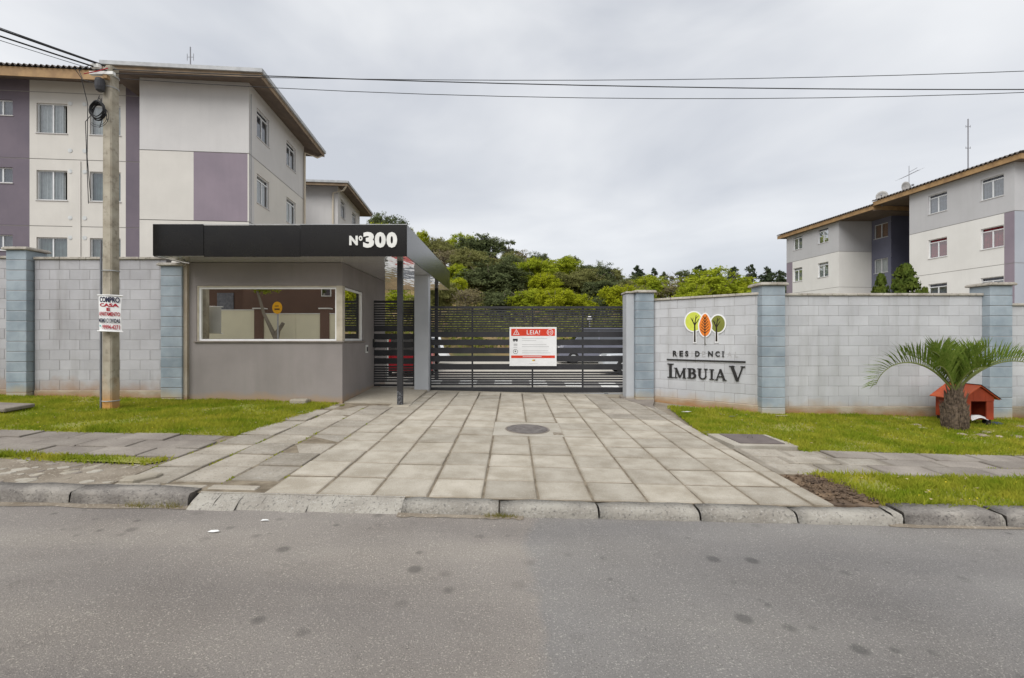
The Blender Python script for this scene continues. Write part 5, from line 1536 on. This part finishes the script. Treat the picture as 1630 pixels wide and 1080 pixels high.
MB().tube([(0, 0, -.3), (0, 0, 2.45)], .025, 6).tube([(-.14, 0, 2.0), (.14, 0, 2.0)], .012, 5).tube([(-.14, 0, 1.85), (-.14, 0, 2.15)], .012, 5).tube([(.14, 0, 1.85), (.14, 0, 2.15)], .012, 5).build('mast', M['antenna_metal'], ma, local=True)

rb = thing('apartment_building', 'grey and white apartment block with wooden fascia, on the right', 'apartment building', (25.98, 23.9, zb0), .112)
RL = [Z(8.14), Z(5.44), Z(2.74)]
RF = [Z(9.1), Z(6.4), Z(3.7), Z(1.0)]
cur = {0: ['curtain_grey', 'curtain_grey', 'curtain_red', 'curtain_red', 'curtain_grey', 'curtain_grey', 'curtain_white', 'curtain_white'],
       1: ['curtain_grey', 'curtain_white', 'curtain_white', 'curtain_white', 'curtain_grey', 'curtain_grey', 'curtain_white', 'curtain_white']}
for bi, y0 in enumerate((0, 11.17)):
    wins = ((.48, 1.57), (3.34, 4.43)) if bi == 0 else ((.99, 2.05), (3.76, 4.79))
    holes = [(a, b, z, z + 1.14) for z in RF for a, b in wins]
    zones = [(0, 5.63, -.3, 12, 'render_ash'), (0, 5.63, -.3, RL[0], 'render_white')] + ([(0, .46, -.3, RL[0], 'render_purple')] if bi == 0 else [(4.9, 5.63, -.3, RL[0], 'render_purple')])
    grid_face(rb, (0, y0, 0), (0, 1, 0), 0, 5.63, -.2, Z(10.8 - .26 * bi), zones, holes, (-1, 0, 0), RL[:2])
    for i, h in enumerate(holes): window(rb, (0, y0, 0), (0, 1, 0), *h, (-1, 0, 0), cur[bi][i], transom=True)
    grid_face(rb, (0, y0, 0), (1, 0, 0), 0, 8, -.2, Z(10.8 - .26 * bi), [(0, 8, -.3, 12, 'render_ash'), (0, 8, -.3, RL[0], 'render_white' if bi else 'render_bluegrey')], [], (0, -1, 0), RL[:2])
    MB().box(.02, 8, y0 + 5.6, y0 + 5.63, -.2, Z(10.6)).build('wall', M['render_grey'], rb, local=True)
# stair core in the recess
holes = [(.25, 1.4, z, z + 1.05) for z in (Z(9.05), Z(6.45), Z(3.75))]
grid_face(rb, (2.74, 9.56, 0), (0, 1, 0), 0, 1.6, -.2, Z(10.5), [(0, 2, -.3, 12, 'render_slate')], holes, (-1, 0, 0))
for h, cu in zip(holes, ('curtain_orange', 'curtain_white', 'curtain_white')): window(rb, (2.74, 9.56, 0), (0, 1, 0), *h, (-1, 0, 0), cu)
MB().box(2.76, 8, 9.54, 9.559, -.2, Z(10.5)).build('wall', M['render_navy'], rb, local=True)
MB().box(7.0, 7.1, 5.64, 9.5, -.2, Z(10.5)).build('wall', M['render_navy'], rb, local=True)
for (ya, yb, dz) in ((-.5, 7.9, .2), (7.92, 17.5, -.04)):
    MB().box(-.36, -.33, ya, yb, Z(10.42) + dz, Z(10.70) + dz).build('fascia_board', M['wood_fascia'], rb, local=True)
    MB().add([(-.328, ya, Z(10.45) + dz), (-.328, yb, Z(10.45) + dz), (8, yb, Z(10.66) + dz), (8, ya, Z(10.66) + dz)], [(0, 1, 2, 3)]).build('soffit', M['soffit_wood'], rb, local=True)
    MB().box(-.33, 8, ya - .03, ya - .001, Z(10.42) + dz, Z(10.70) + dz).build('fascia_board', M['wood_fascia'], rb, local=True)
    corrugated(rb, ya - .1, yb, -.44, 5.5, Z(10.76) + dz, Z(12.1) + dz, .22, .045, 'y')
MB().box(-.328, 8, 7.902, 7.918, Z(10.3), Z(10.9)).build('closing_board', M['soffit_wood'], rb, local=True)
def at(px, py, y): return ((px - 815) * y / 736, y, 1.5 + (540 - py) * y / 736)
def dish(px, py, y, r_, yaw, label):
    x, y, z = at(px, py, y)
    d = thing('satellite_dish', label, 'satellite dish', (x, y, z - r_ - .15), yaw, 'satellite dishes on the right roof')
    prof = [(r_ * k, .28 * r_ * k * k) for k in (.05, .3, .6, .85, 1)]
    mb = MB().lathe(prof + [(r_ * 1.0, .28 * r_ + .02), (r_ * .6, .28 * r_ * .36 - .02 + .0), (.05, -.02)], 20)
    mb.xf(lambda a, b, c: (a, -c * .94 - b * .34 * 0 - .0, b + r_ + .15)).build('reflector', M['dish'], d, True, True)
    MB().tube([(0, 0, -.2), (0, 0, r_)], .03, 6).build('stand', M['antenna_metal'], d, local=True)
    MB().tube([(0, -.1, .2), (0, -.5, r_ + .15)], .015, 6).box(-.05, .05, -.58, -.48, r_ + .1, r_ + .2).build('feed_arm', M['antenna_metal'], d, local=True)
dish(1404, 313, 31.6, .34, -.75, 'satellite dish facing front, the left of the two')
dish(1440, 299, 30.2, .36, .15, 'satellite dish turned sideways, the right of the two')
x, y, z = at(1447, 293, 31)
an = thing('tv_antenna', 'tilted television antenna above the right satellite dish', 'antenna', (x, y, z))
MB().tube([(0, 0, -.3), (0, 0, 1.2)], .018, 6).build('mast', M['antenna_metal'], an, local=True)
MB().tube([(-.55, 0, .35), (.62, 0, .92)], .02, 6).build('boom', M['antenna_metal'], an, local=True)
MB().tube([(0, 0, .78), (.55, 0, 1.08)], .016, 6).build('boom', M['antenna_metal'], an, local=True)
for k in range(5): MB().tube([(-.5 + .27 * k, -.5, .37 + .13 * k), (-.5 + .27 * k, .5, .37 + .13 * k)], .006, 5).build('element', M['antenna_metal'], an, local=True)
x, y, z = at(1541, 262, 27)
ma = thing('lightning_rod', 'tall lightning mast on the right building roof', 'lightning rod', (x, y, z))
MB().tube([(0, 0, -.6), (0, 0, 2.65)], .035, 6).build('mast', M['antenna_metal'], ma, local=True)
for zz in (.95, 2.2): MB().tube([(-.13, 0, zz), (.13, 0, zz)], .015, 5).tube([(-.13, 0, zz - .04), (-.13, 0, zz + .08)], .015, 5).tube([(.13, 0, zz - .04), (.13, 0, zz + .08)], .015, 5).build('crossbar', M['antenna_metal'], ma, local=True)

# ------------------------------------------------------------------ across the road (seen mirrored in the guardhouse window)
yo = -5.0
ow = thing('garden_wall', 'cream garden wall with brown pillars mirrored in guardhouse window', 'wall', (-12, yo, .2))
for (a, b, zt) in ((-22, -16.5, 2.95), (-16.0, -13.1, 2.95), (-12.65, -11.0, 2.76), (-10.99, -9.75, 2.76), (-9.3, -6.4, 2.76), (-5.9, -3, 2.7)):
    MB().box(a, b, yo - .15, yo, -.1, zt).build('wall_panel', M['cream_paint'], ow)
    MB().box(a, b, yo - .18, yo + .03, zt + .001, zt + .05).build('coping', M['off_white'], ow)
for a in (-16.48, -13.08, -9.74, -6.38):
    MB().box(a, a + .46, yo - .2, yo + .06, -.1, 3.02).build('pillar', M['brown_paint'], ow)
    MB().box(a - .06, a + .52, yo - .26, yo + .12, 3.021, 3.08).build('pillar_cap', M['off_white'], ow)
oh = thing('house', 'brown rendered house mirrored in guardhouse window', 'house', (-13, -8, .2))
MB().box(-24, -15.2, -13, -9.6, -.1, 6.2).build('wall', M['brown_paint'], oh)
MB().box(-15.19, -4, -13, -7.6, -.1, 6.2).build('wall', M['brown_paint'], oh)
MB().add([(-24.6, -9.1, 6.21), (-3.4, -7.0, 6.21), (-3.4, -13.5, 6.21), (-24.6, -13.5, 6.21), (-22, -11, 7.6), (-6, -11, 7.6)], [(0, 1, 5, 4), (1, 2, 5), (2, 3, 4, 5), (3, 0, 4), (0, 3, 2, 1)]).build('roof', M['roof_tile'], oh)
MB().box(-10.75, -10.2, -7.598, -7.55, 3.9, 4.5).build('window', M['white_frame'], oh)
MB().box(-10.7, -10.25, -7.549, -7.54, 3.95, 4.45).build('pane', M['car_glass'], oh)
MB().box(-17.9, -16.9, -9.598, -9.55, 1.5, 4.3).build('door', M['curtain_grey'], oh)
os_ = thing('round_sign', 'round yellow sign on post mirrored in guardhouse window', 'sign', (-11.5, -4.2, 0))
MB().tube([(-11.5, -4.2, -.1), (-11.5, -4.2, 3.2)], .04, 8).build('post', M['galvanised'], os_)
MB().lathe([(.24, 0), (.24, .02), (.01, .021)], 24).xf(lambda a, b, c: (-11.5 + a, -4.15 + c, 3.03 + b * 1.25)).build('disc', M['sign_yellow'], os_)
MB().box(-11.62, -11.38, -4.12, -4.115, 2.93, 2.99).box(-11.6, -11.42, -4.12, -4.115, 3.1, 3.13).build('symbol', M['ink_black'], os_)

# ------------------------------------------------------------------ trees on the hillside
leafmat('leaf_evergreen', (0.065, 0.085, 0.038), (0.15, 0.17, 0.075), 0.55, 0.25)
leafmat('leaf_olive', (0.14, 0.15, 0.05), (0.25, 0.24, 0.09), 0.5, 0.25)
leafmat('leaf_lime', (0.22, 0.28, 0.022), (0.40, 0.43, 0.04), 0.5, 0.4)
leafmat('leaf_bright', (0.26, 0.30, 0.018), (0.40, 0.42, 0.028), 0.6, 0.4)
leafmat('leaf_pine', (0.03, 0.045, 0.024), (0.075, 0.092, 0.05), 0.6, 0.15)
leafmat('leaf_dry', (0.17, 0.15, 0.085), (0.25, 0.215, 0.12), 0.5, 0.3)
leafmat('leaf_conifer', (0.055, 0.085, 0.018), (0.13, 0.16, 0.03), 2.5, 0.25)
def crown_mesh(kind, seed):
    r_ = np.random.default_rng(seed)
    spec = {'evergreen': (30, 26000, .031, .8, .33), 'olive': (30, 22000, .03, .7, .33), 'lime': (34, 15000, .034, .65, .27), 'bright': (30, 14500, .037, .65, .29),
            'sparse': (11, 2300, .05, .7, .22), 'dry': (16, 3200, .034, .8, .3), 'pine': (20, 9000, .04, .8, .3), 'conifer': (0, 9000, .045, 1, 0)}[kind]
    nl, n, sz, sh, lr = spec
    if kind == 'conifer':
        tiers = 9
        k = r_.integers(0, tiers, n)
        t_ = (k + r_.random(n) * .75) / tiers
        prof = (1 - t_) ** .6 if kind == 'conifer' else (1 - t_) ** .7 * (.75 + .35 * np.sin(k * 2.7 + seed))
        ang = r_.random(n) * 6.283
        arm = 1 + .35 * np.sin(ang * 5 + k * 2.1 + seed) + .2 * np.sin(ang * 3 + k)
        rad = prof * arm * np.sqrt(r_.random(n) * .85 + .15) * .85
        C = np.stack([rad * np.cos(ang), rad * np.sin(ang), t_ * 2 + .1 * rad * (1 if kind == 'conifer' else -.3)], 1)
        N = np.stack([np.cos(ang), np.sin(ang), np.full(n, .6)], 1)
    else:
        ctr = []
        while len(ctr) < nl:
            p = r_.uniform(-1, 1, 3)
            if .25 < np.linalg.norm(p) < 1: ctr.append(p * (1 - lr * .8))
        ctr = np.array(ctr); ctr[:, 2] = ctr[:, 2] * .95 + 1
        lrad = lr * r_.uniform(.75, 1.45, nl)
        if kind == 'pine':                            # ragged spire of boughs
            zz = np.linspace(.05, .93, nl); aa = r_.random(nl) * 6.283; q_ = (1 - zz) ** .65 * r_.uniform(.35, .85, nl)
            ctr = np.stack([q_ * np.cos(aa), q_ * np.sin(aa), zz * 2], 1); lrad = .36 * (1.08 - zz) ** .6 * r_.uniform(.7, 1.2, nl)
        k = r_.choice(nl, n, p=lrad ** 2 / (lrad ** 2).sum())
        D = unit(r_.normal(size=(n, 3)))
        D[:, 2] = np.where(D[:, 2] < -.35, -D[:, 2], D[:, 2])
        bumps = 1 + .18 * np.sin(D[:, 0] * 7 + k) * np.sin(D[:, 1] * 6 + 2 * k) + .12 * np.sin(D[:, 2] * 11 + k)
        C = ctr[k] + D * (lrad[k] * bumps * (sh + (1 - sh) * r_.random(n)) * r_.uniform(.72, 1.06, n) * np.where(r_.random(n) < .14, r_.uniform(1.0, 1.4, n), 1))[:, None]
        ns = 13                                       # twig clumps within each bough
        SD = unit(r_.normal(size=(nl * ns, 3))); SD[:, 2] = np.where(SD[:, 2] < -.4, -SD[:, 2], SD[:, 2])
        kk = k * ns + r_.integers(0, ns, n)
        q = r_.random(n) < .72
        C2 = ctr[k] + SD[kk] * (lrad[k] * r_.uniform(.62, 1.32, nl * ns)[kk])[:, None] + r_.normal(0, .17, (n, 3)) * lrad[k][:, None] * np.array([1, 1, .7])
        C = np.where(q[:, None], C2, C)
        N = np.where(q[:, None], SD[kk], D)
    N = unit(N + r_.normal(0, .55, (n, 3)))
    T = unit(np.cross(N, unit(r_.normal(size=(n, 3)))))
    B = np.cross(N, T)
    s_ = sz * r_.uniform(.5, 1.5, n)[:, None]
    m = {'evergreen': 'leaf_evergreen', 'olive': 'leaf_olive', 'lime': 'leaf_lime', 'bright': 'leaf_bright', 'sparse': 'leaf_evergreen', 'dry': 'leaf_dry', 'pine': 'leaf_pine', 'conifer': 'leaf_conifer'}[kind]
    return quads_mesh('crown', C, T * s_ * 1.15, B * s_, MATS[m])
CROWN = {}
def get_crown(kind, i):
    k = (kind, i % 3)
    if k not in CROWN: CROWN[k] = crown_mesh(kind, 11 + 37 * (i % 3) + len(kind))
    return CROWN[k]
TN = [0]
def tree(px, ytop, d, wpx, kind, label, name='tree', hmax=None, frac=None, group='trees on the hillside', base=None, mtrunk='bark'):
    i = TN[0]; TN[0] += 1
    x = (px - 815) * d / 736
    zt = 1.5 + (540 - ytop) * d / 736
    zb_ = terrain(x, d) if base is None else base
    W_ = wpx * d / 736 * (1 if kind == 'conifer' else 1.45 if kind == 'pine' else 1.3)
    H_ = zt - zb_
    if hmax and H_ > hmax: zb_ = zt - hmax; H_ = hmax
    fr_ = frac or {'evergreen': .86, 'olive': .84, 'lime': .74, 'bright': .8, 'sparse': .5, 'dry': .8, 'pine': .72, 'conifer': .97}[kind]
    hc = max(H_ * fr_, min(W_ * .75, H_))
    t_ = thing(name, label, 'tree', (x, d, zb_), random.random() * 6.28, group)
    o = link('crown', get_crown(kind, i), t_, True, (0, 0, H_ - hc), None, (W_ / 2, W_ / 2, hc / 2))
    rb_ = max(.06, min(.22, W_ * .035))
    mb = MB()
    r1 = random.Random(i)
    top = H_ - hc * (.35 if kind not in ('pine', 'conifer') else .05)
    pts = [(r1.uniform(-.012, .012) * W_ * k, r1.uniform(-.012, .012) * W_ * k, -.3 + (top + .3) * k / 5) for k in range(6)]
    mb.tube(pts, [rb_ * (1 - .14 * k) for k in range(6)], 8)
    if kind not in ('pine', 'conifer'):
        for k in range(9 if kind in ('sparse', 'lime', 'dry', 'bright') else 5):
            a = 2.4 * k + i; q = r1.uniform(.45, 1)
            p = Vector(pts[3]).lerp(Vector(pts[5]), r1.random())
            e = Vector((math.cos(a) * W_ * .42 * q, math.sin(a) * W_ * .42 * q, min(H_ - hc * .15, p.z + hc * r1.uniform(.25, .6))))
            mdl = p.lerp(e, .5) + Vector((0, 0, -.06 * W_))
            mb.tube([p, mdl, e], [rb_ * .5, rb_ * .32, rb_ * .1], 6)
            for s2 in range(2 if kind in ('sparse', 'dry') else 0):
                e2 = mdl + Vector((r1.uniform(-1, 1), r1.uniform(-1, 1), r1.uniform(.3, 1))) * W_ * .2
                mb.tube([mdl, e2], [rb_ * .25, rb_ * .06], 5)
    mb.build('trunk', M[mtrunk], t_, True, True)
    return t_
TREES = [
 # far ridge
 (612, 345, 88, 60, 'evergreen', 'dark tree showing above left end of the canopy number'),
 (606, 354, 80, 40, 'bright', 'bright green tree low above the canopy number'),
 (641, 360, 86, 40, 'olive', 'olive tree peeping over the canopy corner'),
 (672, 366, 92, 30, 'bright', 'small bright crown right above the canopy slope'),
 (696, 376, 90, 50, 'olive', 'brownish-green ridge tree right of the canopy slope'),
 (728, 374, 94, 40, 'lime', 'yellow-green ridge tree left of large dark crown'),
 (752, 371, 96, 34, 'lime', 'narrow green treetop behind large dark crown'),
 (768, 373, 84, 66, 'evergreen', 'large dark round tree at the top of the hill'),
 (806, 380, 90, 34, 'sparse', 'gappy treetop right of large dark crown on ridge'),
 (829, 393, 92, 40, 'dry', 'greyish bare-looking tree on ridge descending right'),
 (812, 402, 80, 54, 'olive', 'olive tree below the gappy treetop'),
 (857, 404, 88, 34, 'evergreen', 'dark tree behind the tall lime tree'),
 (893, 407, 86, 62, 'lime', 'broad green tree on ridge, centre of picture'),
 (907, 404, 92, 26, 'sparse', 'thin gappy crown topping the broad green tree'),
 (947, 419, 84, 50, 'evergreen', 'dark tree on ridge left of thin grey-green tree'),
 (976, 428, 86, 34, 'olive', 'thin grey-green tree on ridge above gate right end'),
 (1013, 423, 92, 36, 'pine', 'dark pine above the right gate pillar'),
 (1041, 425, 94, 24, 'pine', 'slim pine right of the right gate pillar'),
 (1059, 429, 90, 20, 'sparse', 'small gappy treetop above the yellow emblem tree'),
 (1087, 427, 90, 34, 'sparse', 'wide gappy tree above the emblem'),
 (1112, 421, 98, 36, 'pine', 'leftmost of the row of pines above lime tree'),
 (1141, 430, 100, 26, 'pine', 'second pine from left in row above lime tree'),
 (1168, 424, 98, 36, 'pine', 'third pine from left in row above lime tree'),
 (1194, 420, 96, 34, 'pine', 'pine just left of the right pillar cap'),
 (1219, 426, 98, 42, 'pine', 'pine directly above the right pillar cap'),
 (1243, 430, 96, 32, 'pine', 'rightmost pine, touching the right building'),
 # middle of the slope
 (709, 392, 76, 54, 'dry', 'brown twiggy tree on slope beside the canopy edge'),
 (735, 398, 74, 44, 'olive', 'olive tree on slope under yellow-green ridge tree'),
 (728, 418, 62, 36, 'lime', 'yellow-green tree left of the big dark mid-slope tree'),
 (778, 418, 62, 92, 'evergreen', 'largest dark tree, mid-slope in the centre left'),
 (822, 412, 72, 52, 'evergreen', 'dark tree between big dark tree and tall lime'),
 (851, 408, 64, 62, 'lime', 'tall lime tree with pale trunk above the gate'),
 (895, 432, 68, 64, 'olive', 'dull olive tree right of the tall lime tree'),
 (935, 428, 70, 54, 'olive', 'olive tree under ridge, right of centre'),
 (965, 444, 64, 66, 'evergreen', 'dark tree above the right half of the gate'),
 (1014, 440, 74, 50, 'evergreen', 'dark tree behind the right gate pillar cap'),
 (1037, 437, 66, 52, 'lime', 'green tree just right of the right gate pillar'),
 (1070, 441, 64, 56, 'dry', 'brownish tree above the emblem, beside lime tree'),
 (1133, 430, 62, 104, 'lime', 'large broad lime tree above the name wall'),
 (1186, 446, 66, 48, 'lime', 'smaller lime tree right of the broad one'),
 (1232, 452, 70, 60, 'evergreen', 'dark tree behind the pillar beside right building'),
 # foot of the slope
 (700, 446, 50, 50, 'olive', 'olive bush tree behind the thin rear canopy post'),
 (743, 452, 48, 54, 'dry', 'pale twiggy shrub tree above left end of gate'),
 (728, 440, 54, 34, 'bright', 'bright yellow-green bush right of the rear post'),
 (800, 462, 52, 62, 'evergreen', 'low dark tree behind the gate left of centre'),
 (838, 458, 50, 52, 'lime', 'low green tree under the tall lime'),
 (880, 456, 46, 50, 'bright', 'brightest yellow-green tree above the warning board'),
 (921, 466, 46, 46, 'bright', 'bright yellow-green bush right of the brightest tree'),
 (951, 476, 48, 34, 'evergreen', 'small dark bush between two yellow-green bushes'),
 (988, 452, 48, 50, 'bright', 'yellow-green tree against right gate pillar'),
 (1022, 462, 50, 52, 'lime', 'low green tree behind right gate pillar'),
 (1085, 464, 52, 56, 'lime', 'low green tree behind the emblem wall'),
 (662, 470, 44, 44, 'olive', 'olive bush seen between post and grey column'),
 (634, 462, 46, 44, 'lime', 'green bush seen above the pedestrian gate'),
]
TREES += [
 (1105, 447, 58, 50, 'lime', 'lime tree between brownish tree and broad lime tree'),
 (1160, 440, 64, 62, 'bright', 'bright tree overlapping right side of broad lime tree'),
 (1000, 446, 60, 46, 'olive', 'olive tree just left of the right gate pillar'),
 (866, 430, 58, 44, 'bright', 'bright tree right of tall lime tree, mid-slope'),
 (760, 396, 78, 60, 'olive', 'olive tree below large dark ridge crown'),
]
for a in TREES: tree(*a, hmax=13)
tree(1441, 419, 12.4, 104, 'conifer', 'young bushy conifer behind right wall, the taller one', 'conifer', group='conifers behind the right wall', base=.1, frac=.98)
tree(1402, 434, 12.4, 62, 'conifer', 'young slim conifer behind right wall, the smaller one', 'conifer', group='conifers behind the right wall', base=.1, frac=.98)
tree(1472, 456, 12.6, 50, 'conifer', 'tip of a low conifer just over right wall coping', 'conifer', group='conifers behind the right wall', base=.1, frac=.98)
# street tree opposite, lopped
x_, y_ = -11.75, -4.45
ot = thing('lopped_tree', 'lopped street tree mirrored in guardhouse window', 'tree', (x_, y_, .2))
MB().tube([(x_, y_, -.1), (x_ + .03, y_, 1.5), (x_ + .12, y_, 1.9)], [.17, .14, .12], 10).tube([(x_ + .03, y_, 1.5), (x_ - .3, y_, 2.2), (x_ - .62, y_ - .1, 2.75), (x_ - 1.2, y_ - .2, 4.6)], [.12, .1, .08, .04], 8).tube([(x_ + .1, y_, 1.85), (x_ + .4, y_, 2.3)], [.11, .09], 8).build('trunk', M['twig'], ot)
o = link('crown', get_crown('lime', 1), ot, False, (x_ - .9, y_ - .3, 3.6), None, (1.4, 1.0, 1.0))

# undergrowth: shrubs and brush between the trees, one mass
def brush():
    n = 150000
    nb = 1300
    bx = rng.uniform(-45, 75, nb); by = 33 + 62 * rng.random(nb) ** 1.3
    bz = np.array([terrain(a, b) for a, b in zip(bx, by)])
    rad = rng.uniform(.9, 2.6, nb) * np.clip((by - 26) / 22, .55, 1.25)
    k = rng.integers(0, nb, n)
    D = unit(rng.normal(size=(n, 3))); D[:, 2] = np.abs(D[:, 2])
    C = np.stack([bx[k], by[k], bz[k]], 1) + D * (rad[k] * rng.uniform(.6, 1.05, n))[:, None] * np.array([1.2, 1.2, 1.0])
    N = unit(D + rng.normal(0, .5, (n, 3)))
    T = unit(np.cross(N, unit(rng.normal(size=(n, 3))))); B = np.cross(N, T)
    s_ = rng.uniform(.09, .2, n)[:, None]
    me = quads_mesh('undergrowth', C, T * s_, B * s_, leafmat('leaf_brush', (0.10, 0.12, 0.03), (0.27, 0.27, 0.06), 0.16, 0.3))
    tag(link('undergrowth', me), 'dense green brush covering the hillside under the trees', 'undergrowth', kind='stuff')
brush()
